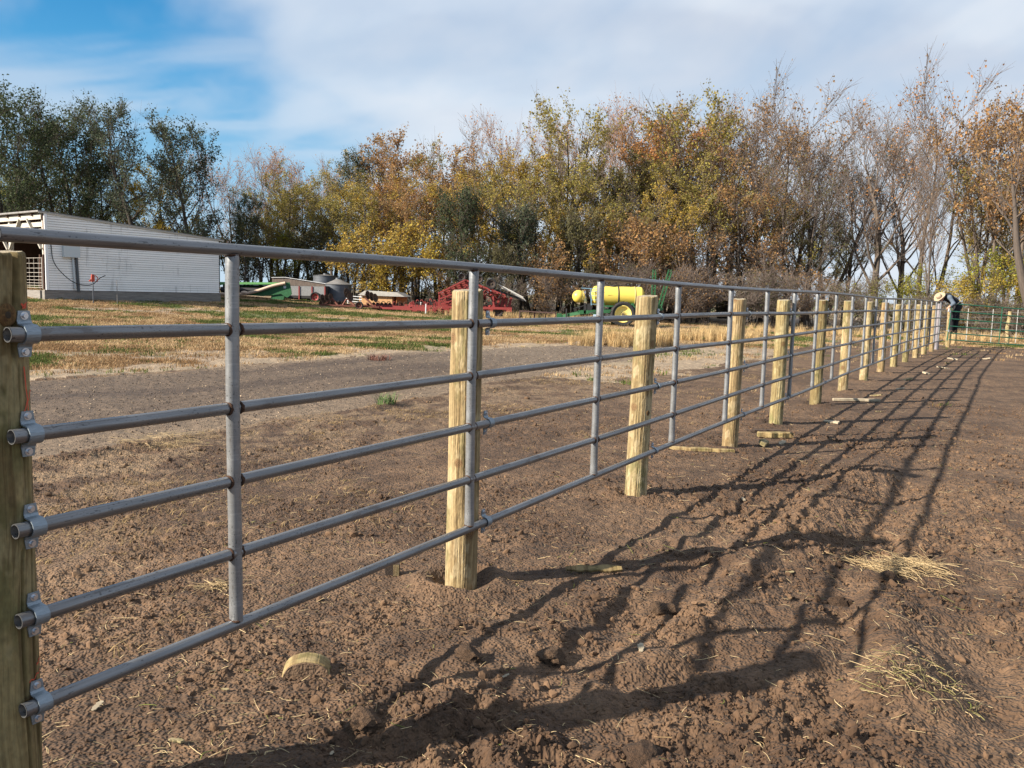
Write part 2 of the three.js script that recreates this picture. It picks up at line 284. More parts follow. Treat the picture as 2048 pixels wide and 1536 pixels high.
{
  const fence = thing('pipe_fence', 'long grey steel pipe fence of six rails receding along the wooden posts', 'fence', FENCE_AT, FENCE_TURN);
  const R = rng(11);
  railY.forEach((y, k) => {
    const pts = [], s0 = k === 0 ? 1.205 : 1.217 + 0.012 * R();
    for (let s = s0; s < RAIL_END; s += s < 8 ? 0.48 : 0.96) pts.push(V(s, y + dip(s, k), swing(s) + 0.003 * Math.sin(s * 1.3 + k)));
    pts.push(V(RAIL_END, y + dip(RAIL_END, k), swing(RAIL_END)));
    const g = new THREE.TubeGeometry(new THREE.CatmullRomCurve3(pts), 260, 0.0195, 16), u = g.attributes.uv;
    for (let i = 0; i < u.count; i++) u.setXY(i, u.getX(i) * 23 + k * 0.37, u.getY(i) * 0.5 + k * 0.21);
    const rail = part('rail', g, pipeMat, fence);
    const bore = new THREE.TubeGeometry(new THREE.CatmullRomCurve3(pts.slice(0, 2)), 2, 0.0177, 14); bore.translate(-0.0005, 0, 0);
    const rim = new THREE.RingGeometry(0.0176, 0.0196, 18); rim.rotateY(-Math.PI / 2); rim.translate(s0 - 0.001, y + dip(s0, k), 0);
    part('pipe_end', [bore, rim], pipeMat, rail);
  });
  stayAt.forEach((s, i) => {
    const y0 = railY[5] + dip(s, 5) + 0.012, y1 = railY[0] + dip(s, 0) - 0.016, z = swing(s), lean = (R() - 0.5) * 0.012;
    const n = 44, seg = i < 8 ? 18 : 10, P = [], U = [], I = [];
    for (let j = 0; j <= n; j++) {
      const t = j / n, y = lerp(y0, y1, t); let pinch = 0;
      const end = Math.min(t, 1 - t) * (y1 - y0); pinch = 0.35 * Math.exp(-((end / 0.02) ** 2)) + (t < 0.5 ? 0.18 * Math.exp(-((end / 0.11) ** 2)) : 0.1 * Math.exp(-((end / 0.08) ** 2)));
      for (let k = 1; k < 5; k++) pinch -= 0.09 * Math.exp(-(((y - railY[k] - dip(s, k)) / 0.035) ** 2));
      const wob = 0.003 * Math.sin(y * 4 + i);
      for (let a = 0; a <= seg; a++) { const th = a / seg * 2 * Math.PI; P.push(s + lean * (t - 0.5) + wob + Math.cos(th) * 0.0225 * (1 - pinch * 0.35), y, z + Math.sin(th) * 0.0225 * (1 + pinch * 0.5 - (j === 0 || j === n ? 0.1 : 0))); U.push(a / seg * 0.3, y * 2); }
    }
    for (let j = 0; j < n; j++) for (let a = 0; a < seg; a++) { const q = j * (seg + 1) + a; I.push(q, q + seg + 1, q + 1, q + 1, q + seg + 1, q + seg + 2); }
    const g = new THREE.BufferGeometry(); g.setAttribute('position', new THREE.Float32BufferAttribute(P, 3)); g.setAttribute('uv', new THREE.Float32BufferAttribute(U, 2)); g.setIndex(I); g.computeVertexNormals();
    const stay = part('stay', g, stayMat, fence);
    if (i < 10) for (let k = 0; k < 6; k++) {
      const y = railY[k] + dip(s, k);
      if (k > 0 && k < 5) for (const e of [-1, 1]) { const t = new THREE.TorusGeometry(0.0195, 0.0036, 6, 18); t.rotateY(Math.PI / 2); const p = t.attributes.position; for (let q = 0; q < p.count; q++) p.setX(q, p.getX(q) * (0.4 + 2.2 * R())); t.translate(s + e * 0.0235, y, z); t.computeVertexNormals(); part('weld', t, rustMat, stay); }
      else { const t = new THREE.TorusGeometry(0.021, 0.0045, 6, 16); t.rotateX(Math.PI / 2); const p = t.attributes.position; for (let q = 0; q < p.count; q++) p.setY(q, p.getY(q) * (0.7 + 0.9 * R())); t.translate(s, k === 0 ? y - 0.018 : y + 0.0155, z); t.computeVertexNormals(); part('weld', t, rustMat, stay); }
    }
  });
}

// ---------------------------------------------------------------- wooden posts with bolted pipe clamps
const woodMap = texture(512, 1024, (u, v) => {
  const warp = wfbm(u, v, 3, 2, 3, 401) - 0.5, uu = u + warp * 0.10;
  const g1 = wfbm(uu, v, 26, 2, 5, 405), g2 = wfbm(uu, v, 110, 5, 3, 409), p = wfbm(u, v, 4, 5, 5, 413), f = wfbm(u, v, 60, 90, 3, 415), m = wfbm(u, v, 9, 14, 4, 418);
  let c = mix3([0.26, 0.185, 0.09], [0.56, 0.45, 0.26], clamp(0.5 + 2.1 * (g1 - 0.5) + 1.1 * (g2 - 0.5)));
  c = mix3(c, [0.25, 0.235, 0.105], 0.75 * sstep(0.48, 0.66, p));
  c = mix3(c, [0.62, 0.52, 0.34], 0.6 * sstep(0.54, 0.68, m));
  c = mix3(c, [0.20, 0.13, 0.06], 0.6 * sstep(0.60, 0.72, wfbm(uu, v, 30, 4, 4, 419)));
  for (const [ku, kv, kr] of [[0.2, 0.33, 0.04], [0.62, 0.71, 0.05], [0.85, 0.15, 0.035], [0.45, 0.93, 0.04], [0.33, 0.55, 0.03], [0.95, 0.62, 0.04]]) { const d = Math.hypot((u - ku) * 0.5, (v - kv) * 1.6) / kr * 1.6; if (d < 1.6) { const ring = 0.5 + 0.5 * Math.sin(d * 16); c = mix3(c, mix3([0.13, 0.07, 0.035], [0.33, 0.20, 0.095], ring), 0.85 * sstep(1.5, 0.8, d)); } }
  const k = 0.82 + 0.5 * (f - 0.3); return [c[0] * k, c[1] * k, c[2] * k];
});
const woodBump = texture(512, 1024, (u, v) => { const w = wfbm(u, v, 3, 2, 3, 401) - 0.5; return 0.5 + 0.8 * (wfbm(u + w * 0.06, v, 60, 4, 4, 431) - 0.5) + 0.3 * (wfbm(u, v, 40, 60, 3, 435) - 0.5); });
const woodMats = [[0.52, 0.50, 0.39], [0.72, 0.68, 0.61], [0.76, 0.74, 0.68], [0.74, 0.68, 0.61], [0.70, 0.70, 0.59]].map(c => std(c, { map: woodMap, bumpMap: woodBump, bumpScale: 0.010, roughness: 0.9 }));
const crackMat = std([0.045, 0.032, 0.02], { roughness: 1 });
const knotMat = std([0.30, 0.20, 0.105], { map: woodMap, roughness: 0.9 });
const paintMat = std([0.55, 0.075, 0.035], { roughness: 0.75 });
function postGeometry(seed, r, top, seg, rows, grooves) {
  const R = rng(seed), P = [], U = [], I = [], du = R(), dv = R();
  const flat = R() * 6.28, base = -0.42;
  const ys = []; for (let j = 0; j <= rows; j++) ys.push(lerp(base, top - 0.012, j / rows));
  ys.push(top - 0.004, top);
  const rr = ys.map((y, j) => j === ys.length - 1 ? 0.90 : j === ys.length - 2 ? 0.965 : 1);
  ys.forEach((y, j) => {
    for (let a = 0; a <= seg; a++) {
      const th = a / seg * 2 * Math.PI, c = Math.cos(th), s = Math.sin(th);
      let q = r * rr[j] * (1 + 0.035 * (top * 0.5 - y) / 1.5 + 0.05 * (noise(c * 1.3 + seed, y * 2.2 + s * 1.3, 441) - 0.5) + 0.022 * (noise(c * 4 + seed, y * 7 + s * 4, 443) - 0.5));
      q *= 1 - 0.03 * Math.max(0, Math.cos(th - flat)) ** 6;
      for (const [g0, y0, y1, w, dp, dr] of grooves) { const mid = g0 + dr * (y - y0) + 0.05 * Math.sin(y * 9 + seed); let d = Math.abs(((th - mid + 9.4248) % 6.28319) - 3.14159); if (y > y0 && y < y1) q -= dp * Math.exp(-((d / w) ** 2)) * Math.min(1, (y - y0) / 0.12, 2 * (y1 + 0.02 - y) / 0.1 + 0.3); }
      P.push(c * q, y + (j >= ys.length - 2 ? 0.006 * (noise(c * 3 + seed, s * 3, 447) - 0.5) + 0.006 * c : 0), s * q); U.push(a / seg + du, y / 1.6 + dv);
    }
  });
  const w = seg + 1;
  for (let j = 0; j + 1 < ys.length; j++) for (let a = 0; a < seg; a++) { const q = j * w + a; I.push(q, q + w, q + 1, q + 1, q + w, q + w + 1); }
  const g = new THREE.BufferGeometry(); g.setAttribute('position', new THREE.Float32BufferAttribute(P, 3)); g.setAttribute('uv', new THREE.Float32BufferAttribute(U, 2)); g.setIndex(I); g.computeVertexNormals();
  const cp = [], cu = [], ci = [], j = ys.length - 1; let cx = 0, cy = 0, cz = 0;
  for (let a = 0; a < seg; a++) { const k = (j * w + a) * 3; cp.push(P[k], P[k + 1], P[k + 2]); cu.push(P[k] * 2 + 0.5, P[k + 2] * 2 + 0.5); cx += P[k] / seg; cy += P[k + 1] / seg; cz += P[k + 2] / seg; }
  cp.push(cx, cy + 0.003, cz); cu.push(0.5, 0.5); for (let a = 0; a < seg; a++) ci.push(seg, (a + 1) % seg, a);
  const cap = new THREE.BufferGeometry(); cap.setAttribute('position', new THREE.Float32BufferAttribute(cp, 3)); cap.setAttribute('uv', new THREE.Float32BufferAttribute(cu, 2)); cap.setIndex(ci); cap.computeVertexNormals();
  return [g, cap];
}
const endGrain = std([0.50, 0.42, 0.29], { map: soilGrain, bumpMap: soilBump, bumpScale: 0.006, roughness: 0.95 });
const strap = (() => {     // flat strip: tab on the post, half round over the pipe, tab on the post
  const path = [[-0.021, 0.060], [-0.021, 0.034], [-0.016, 0.0245]]; for (let i = 0; i <= 12; i++) { const a = (100 - 200 * i / 12) * RAD; path.push([Math.cos(a) * 0.0218, Math.sin(a) * 0.0218]); }
  path.push([-0.016, -0.0245], [-0.021, -0.034], [-0.021, -0.060]);
  const w = 0.019, t = 0.0035, P = [], I = [];
  path.forEach(([z, y], i) => { const a = path[Math.max(0, i - 1)], b = path[Math.min(path.length - 1, i + 1)], dz = b[0] - a[0], dy = b[1] - a[1], L = Math.hypot(dz, dy), nz = -dy / L, ny = dz / L, ww = i === 0 || i === path.length - 1 ? w * 0.8 : w; for (const [x, o] of [[-ww, 0], [ww, 0], [ww, t], [-ww, t]]) P.push(x, y + ny * o, z + nz * o); });
  for (let i = 0; i + 1 < path.length; i++) for (let k = 0; k < 4; k++) { const a = i * 4 + k, b = i * 4 + (k + 1) % 4; I.push(a, b, a + 4, b, b + 4, a + 4); }
  const e = (path.length - 1) * 4; I.push(0, 2, 1, 0, 3, 2, e, e + 1, e + 2, e, e + 2, e + 3);
  let g = new THREE.BufferGeometry(); g.setAttribute('position', new THREE.Float32BufferAttribute(P, 3)); g.setIndex(I); g = g.toNonIndexed(); g.computeVertexNormals(); g.setAttribute('uv', new THREE.Float32BufferAttribute(new Float32Array(g.attributes.position.count * 2).map((v, i) => P[(i * 7) % P.length] * 3), 2)); return g;
})();
const bolt = merge([new THREE.CylinderGeometry(0.0105, 0.0105, 0.002, 14).rotateX(Math.PI / 2).translate(0, 0, 0.001), new THREE.CylinderGeometry(0.0066, 0.0072, 0.007, 6).rotateX(Math.PI / 2).translate(0, 0, 0.0055)]);
const postList = [ // s, top height, radius, lean along the fence, clamps on rails, clamp offset
  [1.235, 1.535, 0.092, 0.004, [1, 2, 3, 4, 5], 0.042], [3.50, 1.475, 0.079, 0.004, [1, 3, 5], 0.062], [5.87, 1.472, 0.080, 0.030, [1, 3, 5], 0.060], [8.34, 1.470, 0.076, 0.022, [1, 3, 5], 0.060],
  [10.30, 1.473, 0.078, 0.022, [1, 3, 5], 0.055], [12.74, 1.488, 0.080, 0.02, [1, 3, 5], 0.055], [15.1, 1.49, 0.076, 0.012, [1, 3], 0.05], [17.5, 1.49, 0.079, 0.03, [1, 3], 0.05], [19.9, 1.482, 0.078, 0.02, [1], 0.05], [22.1, 1.455, 0.080, 0.01, [1], 0.05],
  [24.4, 1.45, 0.077, 0.012, [1], 0.05], [26.7, 1.46, 0.078, 0.006, [], 0], [28.9, 1.455, 0.08, 0.012, [], 0], [31.0, 1.44, 0.076, 0.004, [], 0]];
const ordinal = ['nearest wooden fence post with deep crack, five pipe clamps and red paint marks', 'second wooden fence post from the left, standing behind the second pipe stay', 'third wooden fence post from the left with pale scuffed top, beside the yellow sprayer', 'fourth wooden fence post from the left, wood slabs lying at its foot', 'fifth wooden fence post along the pipe fence, counted from the near end', 'sixth wooden fence post along the pipe fence, a pale board beside its foot', 'seventh wooden fence post along the pipe fence, counted from the near end', 'eighth wooden fence post along the pipe fence, counted from the near end', 'ninth wooden fence post along the pipe fence, counted from the near end', 'tenth wooden fence post along the pipe fence, counted from the near end', 'eleventh wooden fence post along the pipe fence, counted from the near end', 'twelfth wooden fence post along the pipe fence, counted from the near end', 'thirteenth wooden fence post along the pipe fence, counted from the near end', 'fourteenth wooden fence post, last one before the grey steel end post'];
postList.forEach(([s, top, r, lean, rails, off], i) => {
  const zc = swing(s) - 0.022 - r, [x, z] = fromSN(s, FENCE_N - zc), y = landHeight(x, z), detail = i === 0 ? [240, 120] : i < 3 ? [110, 110] : i < 7 ? [40, 40] : [22, 18];
  const grooves = i === 0 ? [[1.40, 1.24, 1.7, 0.085, 0.05, -0.4], [0.95, 0.15, 1.0, 0.035, 0.014, 0.1], [1.35, -0.2, 0.75, 0.04, 0.014, 0.05], [1.15, 0.8, 1.25, 0.03, 0.010, 0.2]] : i === 1 ? [[1.75, 1.05, 1.5, 0.045, 0.010, 0.12], [1.35, 0.0, 0.35, 0.04, 0.008, 0.1], [2.1, 0.5, 0.9, 0.035, 0.006, 0]] : i === 2 ? [[1.9, -0.1, 0.35, 0.04, 0.008, 0], [1.5, 0.8, 1.4, 0.04, 0.007, 0.1]] : [[1.3 + 0.3 * (i % 3), 0.5 + 0.2 * (i % 2), 1.5, 0.07, 0.008, 0.1 * (i % 3 - 1)]];
  const post = thing('fence_post', ordinal[i], 'fence post', [x, 0, z], FENCE_TURN, 'wooden posts along the pipe fence');
  const [g, cap] = postGeometry(500 + i * 7, r, top, detail[0], detail[1], grooves); const twist = i === 1 ? 0.4 : 0;
  for (const q of [g, cap]) { const p = q.attributes.position; for (let k = 0; k < p.count; k++) p.setX(k, p.getX(k) + lean * p.getY(k) * 1.6 - 0.8 * lean); }
  part('post_body', g, woodMats[i % 5], post); part('end_grain', cap, endGrain, post);
  for (const k of rails) {
    const clampPart = part('pipe_clamp', strap, clampMat, post); clampPart.position.set(off, railY[k] + dip(s, k), 0.022 + r);
    for (const e of [-1, 1]) { const b = part('bolt', bolt, boltMat, clampPart); b.position.set(0, e * 0.047, -0.0175); b.rotation.z = e + k; }
  }
  if (i < 3) for (const [th, ky, kr] of [[[1.62, 1.375, 0.024], [0.9, 0.55, 0.018]], [[1.25, 0.30, 0.018], [2.4, 0.95, 0.016]], [[1.3, 1.33, 0.016], [2.0, 0.62, 0.016]]][i]) {     // knots
    const g2 = new THREE.SphereGeometry(kr, 16, 8).scale(1, 1.25, 0.3); const k2 = part('knot', g2, knotMat, post); k2.position.set(Math.cos(th) * (r - 0.001) + lean * ky * 1.6 - 0.8 * lean, ky, Math.sin(th) * (r - 0.001)); k2.rotation.y = Math.PI / 2 - th;
    const c2 = part('knot_core', new THREE.SphereGeometry(kr * 0.35, 10, 6).scale(1, 1.2, 0.3), crackMat, k2); c2.position.z = kr * 0.24;
  }
  if (i === 0) {   // red spray marks
    const stroke = (pts, w) => { const P = [], I = []; pts.forEach(([th, y], j) => { const a = pts[Math.max(0, j - 1)], b = pts[Math.min(pts.length - 1, j + 1)], dx = (b[0] - a[0]) * r, dy = b[1] - a[1], L = Math.hypot(dx, dy) || 1; for (const e of [-1, 1]) { const t2 = th - e * dy / L * w / r, y2 = y + e * dx / L * w; P.push(Math.cos(t2) * (r + 0.0032) + lean * y2 * 1.6 - 0.8 * lean, y2, Math.sin(t2) * (r + 0.0032)); } }); for (let j = 0; j + 1 < pts.length; j++) { const q = j * 2; I.push(q, q + 1, q + 2, q + 1, q + 3, q + 2); } const gg = new THREE.BufferGeometry(); gg.setAttribute('position', new THREE.Float32BufferAttribute(P, 3)); gg.setIndex(I); gg.computeVertexNormals(); return gg; };
    const line = (a, b, n = 12) => Array.from({ length: n + 1 }, (_, q) => [lerp(a[0], b[0], q / n), lerp(a[1], b[1], q / n) + 0.004 * Math.sin(q * 1.1)]);
    part('paint_mark', [stroke(line([1.17, 1.24], [0.98, 1.09]), 0.0022), stroke(line([0.86, 1.175], [1.22, 1.12]), 0.0020)].map(q => q.toNonIndexed()), paintMat, post);
    part('paint_mark', [stroke(line([1.3, 0.385], [0.75, 0.40]), 0.0016), stroke(line([0.95, 0.42], [0.7, 0.435]), 0.0018)].map(q => q.toNonIndexed()), paintMat, post);
    part('paint_mark', [stroke(line([1.2, 1.40], [1.0, 1.395]), 0.0025), stroke(line([1.15, 1.39], [0.98, 1.405]), 0.002)].map(q => q.toNonIndexed()), paintMat, post);
  }
});
{ // grey steel end post and the wooden gate post
  const [x, z] = fromSN(32.6, FENCE_N - swing(32.6) + 0.0), p = thing('steel_post', 'grey steel end post closing the pipe fence beside the person', 'post', [x, 0, z], FENCE_TURN);
  part('post_body', [bar([0, -0.5, -0.11], [0, 1.50, -0.11], 0.075, 0.075, 18)], std([0.27, 0.25, 0.27], { metalness: 0.4, roughness: 0.6, map: steelMap }), p); part('cap', new THREE.SphereGeometry(0.075, 16, 5, 0, 6.3, 0, 1.57).scale(1, 0.25, 1).translate(0, 1.499, -0.11), pipeMat, p);
  const far = [[16.0, -31.3, 1.33, 0.08, 'short wooden gate post at the hinge end of the green gate'], [16.95, -33.2, 1.40, 0.085, 'wooden post seen through the green gate, nearest its hinge end'], [17.7, -34.2, 1.36, 0.10, 'thick pale wooden post seen through the green gate']];
  far.forEach(([px, pz, h, r, label], i) => { const t = thing('gate_post', label, 'post', [px, 0, pz], 0.4 * i, 'wooden posts round the far gate'); const [g, cap] = postGeometry(640 + i, r, h, 20, 16, []); g.translate(0, -0.08, 0); cap.translate(0, -0.08, 0); part('post_body', g, woodMats[(i + 1) % 5], t); part('end_grain', cap, endGrain, t); });
}
// ---------------------------------------------------------------- green farm gate, far wire fence
{
  const green = std([0.022, 0.125, 0.075], { roughness: 0.45, map: steelMap });
  const gate = thing('farm_gate', 'dark green tubular farm gate of six rails at the far right', 'gate', [15.62, 0, -30.55], 0);
  const W = 4.2, slope = -0.050, ys = [1.52, 1.25, 0.98, 0.72, 0.47, 0.235], R = 0.021;
  ys.forEach((y, k) => { const x0 = k === 0 ? 0.2 : 0.02; part('rail', bar([x0, y + slope * x0, 0], [W, y + slope * W, 0], R, R, 10), green, gate); });
  part('end_frame', tube([[0.2, 1.51, 0], [0.1, 1.49, 0], [0.02, 1.36, 0], [0, 1.0, 0], [-0.03, 0.55, 0], [-0.05, 0.2, 0]], R, 40, 10), green, gate);
  part('end_frame', bar([W, 0.235 + slope * W, 0], [W, 1.52 + slope * W, 0], R), green, gate);
  for (const x of [1.80, 3.2]) part('brace', beam([x, 0.235 + slope * x, 0.026], [x + 0.02, 1.52 + slope * x, 0.026], 0.04, 0.012), green, gate);
  for (const y of [1.24, 0.55]) part('hinge', [bar([-0.1, y, -0.05], [-0.02, y, 0], 0.012), bar([-0.02, y - 0.04, 0], [-0.02, y + 0.04, 0], 0.03)], boltMat, gate);
  const chain = part('chain', tube([[0.05, 1.40, 0.02], [0.25, 1.56, 0.03], [0.4, 1.66, -0.02], [0.6, 1.78, -0.1], [0.9, 1.92, -0.5]], 0.008, 30, 5), std([0.35, 0.33, 0.30], { metalness: 0.5, roughness: 0.5 }), gate); chain.name = 'wire_tail';
  const tmat = std([0.36, 0.36, 0.35], { roughness: 0.6 });
  [[19.25, 'on the hinge side of the gate brace'], [20.3, 'just beyond the green gate brace'], [21.35, 'closest to the right picture edge']].forEach(([x, where]) => { const t = thing('stake', `thin white steel stake ${where}`, 'stake', [x, 0, -36.2], 0.2, 'steel stakes of the wire fence'); part('stake_body', [box(0.024, 1.7, 0.005, 0, 0.5, 0), box(0.005, 1.7, 0.024, 0, 0.5, 0.0147)], tmat, t); });
  const wires = thing('wire_fence', 'thin wire strands of the field fence beyond the green gate', 'wire fence', [0, 0, -36.14], 0);
  for (const y of [0.25, 0.5, 0.75, 1.0, 1.22]) part('wire', tube([[17.2, y, 1.6], [19.25, y - 0.02, 0.03], [20.3, y + 0.01, 0.03], [21.35, y, 0.03], [25, y + 0.03, -0.4]], 0.006, 30, 4), std([0.45, 0.43, 0.42], { metalness: 0.5, roughness: 0.6 }), wires);
  const tp = thing('twisted_post', 'pale crooked wooden post wrapped by a stem, seen through the green gate', 'post', [19.75, -0.1, -34.1], 0);
  part('post_body', tube([[0, -0.2, 0], [0.03, 0.3, 0.02], [0.0, 0.7, 0], [0.05, 1.1, 0], [0.06, 1.38, 0.01]], 0.075, 24, 12), woodMats[2], tp);
  const hel = []; for (let i = 0; i < 26; i++) hel.push([0.03 + Math.cos(i * 0.95) * 0.085, i * 0.054, Math.sin(i * 0.95) * 0.085]); part('vine_stem', tube(hel, 0.022, 80, 6), std([0.10, 0.065, 0.04]), tp);
}
console.log('fence done');

// ---------------------------------------------------------------- trees: tapered trunk, branches with twigs, crown of many leaf faces
class Wood {
  constructor() { this.P = []; this.N = []; this.U = []; this.I = []; }
  limb(path, r0, r1, sides) {           // path of [x,y,z]
    const n = path.length, ref = V(0.31, 0.2, 0.93).normalize(), base0 = this.P.length / 3;
    for (let i = 0; i < n; i++) {
      const a = path[Math.max(0, i - 1)], b = path[Math.min(n - 1, i + 1)], d = V(b[0] - a[0], b[1] - a[1], b[2] - a[2]).normalize();
      const u = V(0, 0, 0).crossVectors(d, ref).normalize(), v = V(0, 0, 0).crossVectors(d, u), r = lerp(r0, r1, i / (n - 1));
      for (let k = 0; k < sides; k++) { const t = k / sides * 6.28319, c = Math.cos(t), s = Math.sin(t), nx = u.x * c + v.x * s, ny = u.y * c + v.y * s, nz = u.z * c + v.z * s; this.P.push(path[i][0] + nx * r, path[i][1] + ny * r, path[i][2] + nz * r); this.N.push(nx, ny, nz); this.U.push(k / sides * 2, path[i][1]); }
    }
    for (let i = 0; i + 1 < n; i++) for (let k = 0; k < sides; k++) { const a = base0 + i * sides + k, b = base0 + i * sides + (k + 1) % sides; this.I.push(a, b, a + sides, b, b + sides, a + sides); }
  }
  geo() { const g = new THREE.BufferGeometry(); g.setAttribute('position', new THREE.Float32BufferAttribute(this.P, 3)); g.setAttribute('normal', new THREE.Float32BufferAttribute(this.N, 3)); g.setAttribute('uv', new THREE.Float32BufferAttribute(this.U, 2)); g.setIndex(this.I); return g; }
}
class Leaves {
  constructor(R) { this.R = R; this.P = []; this.C = []; }
  add(x, y, z, size, c) {     // a small folded leaf of two faces
    const R = this.R, a = R() * 6.283, e = (R() - 0.35) * 1.7, l = size * (0.7 + 0.7 * R()), w = l * 0.36;
    const dx = Math.cos(a) * Math.cos(e), dy = -Math.sin(e), dz = Math.sin(a) * Math.cos(e);
    const b = R() * 6.283; let sx = Math.cos(b), sy = (R() - 0.5) * 1.4, sz = Math.sin(b); const dot = sx * dx + sy * dy + sz * dz; sx -= dot * dx; sy -= dot * dy; sz -= dot * dz; const L = Math.hypot(sx, sy, sz) || 1; sx *= w / L; sy *= w / L; sz *= w / L;
    const tx = x + dx * l, ty = y + dy * l, tz = z + dz * l, mx = x + dx * l * 0.5, my = y + dy * l * 0.5 + 0.12 * l, mz = z + dz * l * 0.5;
    this.P.push(x, y, z, mx + sx, my + sy, mz + sz, tx, ty, tz, x, y, z, tx, ty, tz, mx - sx, my - sy, mz - sz);
    for (let i = 0; i < 6; i++) this.C.push(c[0], c[1], c[2]);
  }
  geo() { const g = new THREE.BufferGeometry(); g.setAttribute('position', new THREE.Float32BufferAttribute(this.P, 3)); g.setAttribute('color', new THREE.Float32BufferAttribute(this.C, 3)); g.computeVertexNormals(); return g; }
}
function bend(R, start, dir, len, n, up, jitter) {
  const pts = [start.slice()], d = V(...dir).normalize(); let p = V(...start);
  for (let i = 0; i < n; i++) { d.x += (R() - 0.5) * jitter; d.y += (R() - 0.5) * jitter + up; d.z += (R() - 0.5) * jitter; d.normalize(); p = p.clone().addScaledVector(d, len / n); pts.push([p.x, p.y, p.z]); }
  pts.dir = [d.x, d.y, d.z]; return pts;
}
const along = (path, t) => { const f = t * (path.length - 1), i = Math.min(path.length - 2, Math.floor(f)), u = f - i, a = path[i], b = path[i + 1]; return { p: [lerp(a[0], b[0], u), lerp(a[1], b[1], u), lerp(a[2], b[2], u)], d: V(b[0] - a[0], b[1] - a[1], b[2] - a[2]).normalize() }; };
function makeTree(seed, o) {      // unit: metres, for a tree of height o.H
  const R = rng(seed), trunk = new Wood(), branches = new Wood(), leaves = new Leaves(R);
  const tint = () => { const k = 0.65 + 0.75 * R(), h = (R() - 0.5) * o.hue; return [k * (1 + h), k, k * (1 - 0.5 * Math.abs(h))]; };
  const ends = [];
  for (let st = 0; st < o.stems; st++) {
    const a0 = R() * 6.283, tilt = o.stems > 1 ? 0.16 + 0.16 * R() : (o.lean || 0.04), H = o.H * (0.82 + 0.14 * R()) * (st ? 0.9 : 1), r0 = o.r * (o.stems > 1 ? 0.75 : 1);
    const dir = [Math.cos(a0) * tilt + (o.leanX || 0), 1, Math.sin(a0) * tilt], path = bend(R, [Math.cos(a0) * 0.12 * (o.stems > 1), -0.3, Math.sin(a0) * 0.12 * (o.stems > 1)], dir, H + 0.3, 12, 0.035, o.crook);
    trunk.limb(path, r0 * 1.15, r0 * 0.12, 8);
    const NL = Math.round(o.limbs / o.stems);
    for (let i = 0; i < NL; i++) {
      const t = lerp(o.base, 0.97, Math.pow((i + 0.6 * R()) / NL, 0.85)), q = along(path, t), az = i * 2.4 + R() * 1.2, rise = lerp(o.rise[0], o.rise[1], R());
      const prof = o.profile === 'round' ? Math.sqrt(Math.max(0.05, 1 - ((t - o.mid) / (1.05 - o.mid)) ** 2)) : o.profile === 'vase' ? 0.75 + 0.4 * (1 - t) : (1.1 - t);
      const len = o.spread * prof * (0.7 + 0.55 * R()), lp = bend(R, q.p, [Math.cos(az) * Math.cos(rise), Math.sin(rise), Math.sin(az) * Math.cos(rise)], len, 7, o.up, o.crook * 1.5), lr = Math.max(0.018, r0 * (1 - t * 0.85) * 0.5);
      trunk.limb(lp, lr, lr * 0.22, 5);
      const NS = o.subs;
      for (let j = 0; j < NS; j++) {
        const tt = lerp(0.22, 1, (j + R()) / NS), qq = along(lp, tt), dv = qq.d.clone().add(V((R() - 0.5) * 1.7, (R() - 0.35) * 1.3, (R() - 0.5) * 1.7)).normalize(), sl = len * (0.22 + 0.28 * R()) * (1.15 - 0.5 * tt) + 0.35;
        const sp = bend(R, qq.p, [dv.x, dv.y, dv.z], sl, 4, o.up * 0.8, o.crook * 1.8); branches.limb(sp, lr * 0.38, 0.007, 4);
        const leafy = R() < o.leafShare * (o.bareTop ? 1 - o.bareTop * sstep(0.45, 1, qq.p[1] / o.H) : 1);
        for (let k = 0; k < o.twigs; k++) {
          const w = along(sp, lerp(0.15, 1, (k + R()) / o.twigs)), td = w.d.clone().add(V((R() - 0.5) * 1.9, (R() - 0.3) * 1.3, (R() - 0.5) * 1.9)).normalize(), tl = o.twigLen * (0.5 + 0.8 * R()), tp = bend(R, w.p, [td.x, td.y, td.z], tl, 1, o.up, 0.35);
          branches.limb(tp, 0.0085, 0.0035, 3);
          if (leafy) { const c0 = tint(); for (let l = 0; l < o.leaves; l++) { const e = along(tp, 0.2 + 0.8 * R()), s = o.puff; if (R() < 0.08) continue; const c = tint(); leaves.add(e.p[0] + (R() - 0.5) * s, e.p[1] + (R() - 0.5) * s, e.p[2] + (R() - 0.5) * s, o.leaf, [c[0] * 0.5 + c0[0] * 0.5, c[1] * 0.5 + c0[1] * 0.5, c[2] * 0.5 + c0[2] * 0.5]); } }
          else if (R() < (o.stray ?? 0.12)) { const e = along(tp, 0.6 + 0.4 * R()); leaves.add(...e.p, o.leaf, tint()); }
        }
      }
    }
  }
  const bg = branches.geo(); bg.computeBoundingBox(); const tg = trunk.geo(), cg = leaves.geo();
  return { trunk: tg, branches: bg, crown: cg, H: bg.boundingBox.max.y * 0.975, n: tg.index.count / 3 + bg.index.count / 3 + cg.attributes.position.count / 3 };
}
const T = { stems: 1, r: 0.2, base: 0.3, rise: [0.4, 1.0], up: 0.05, crook: 0.18, limbs: 18, subs: 7, twigs: 8, twigLen: 0.85, leaves: 8, leaf: 0.13, puff: 0.30, leafShare: 1, hue: 0.35, spread: 3, profile: 'round', mid: 0.55 };
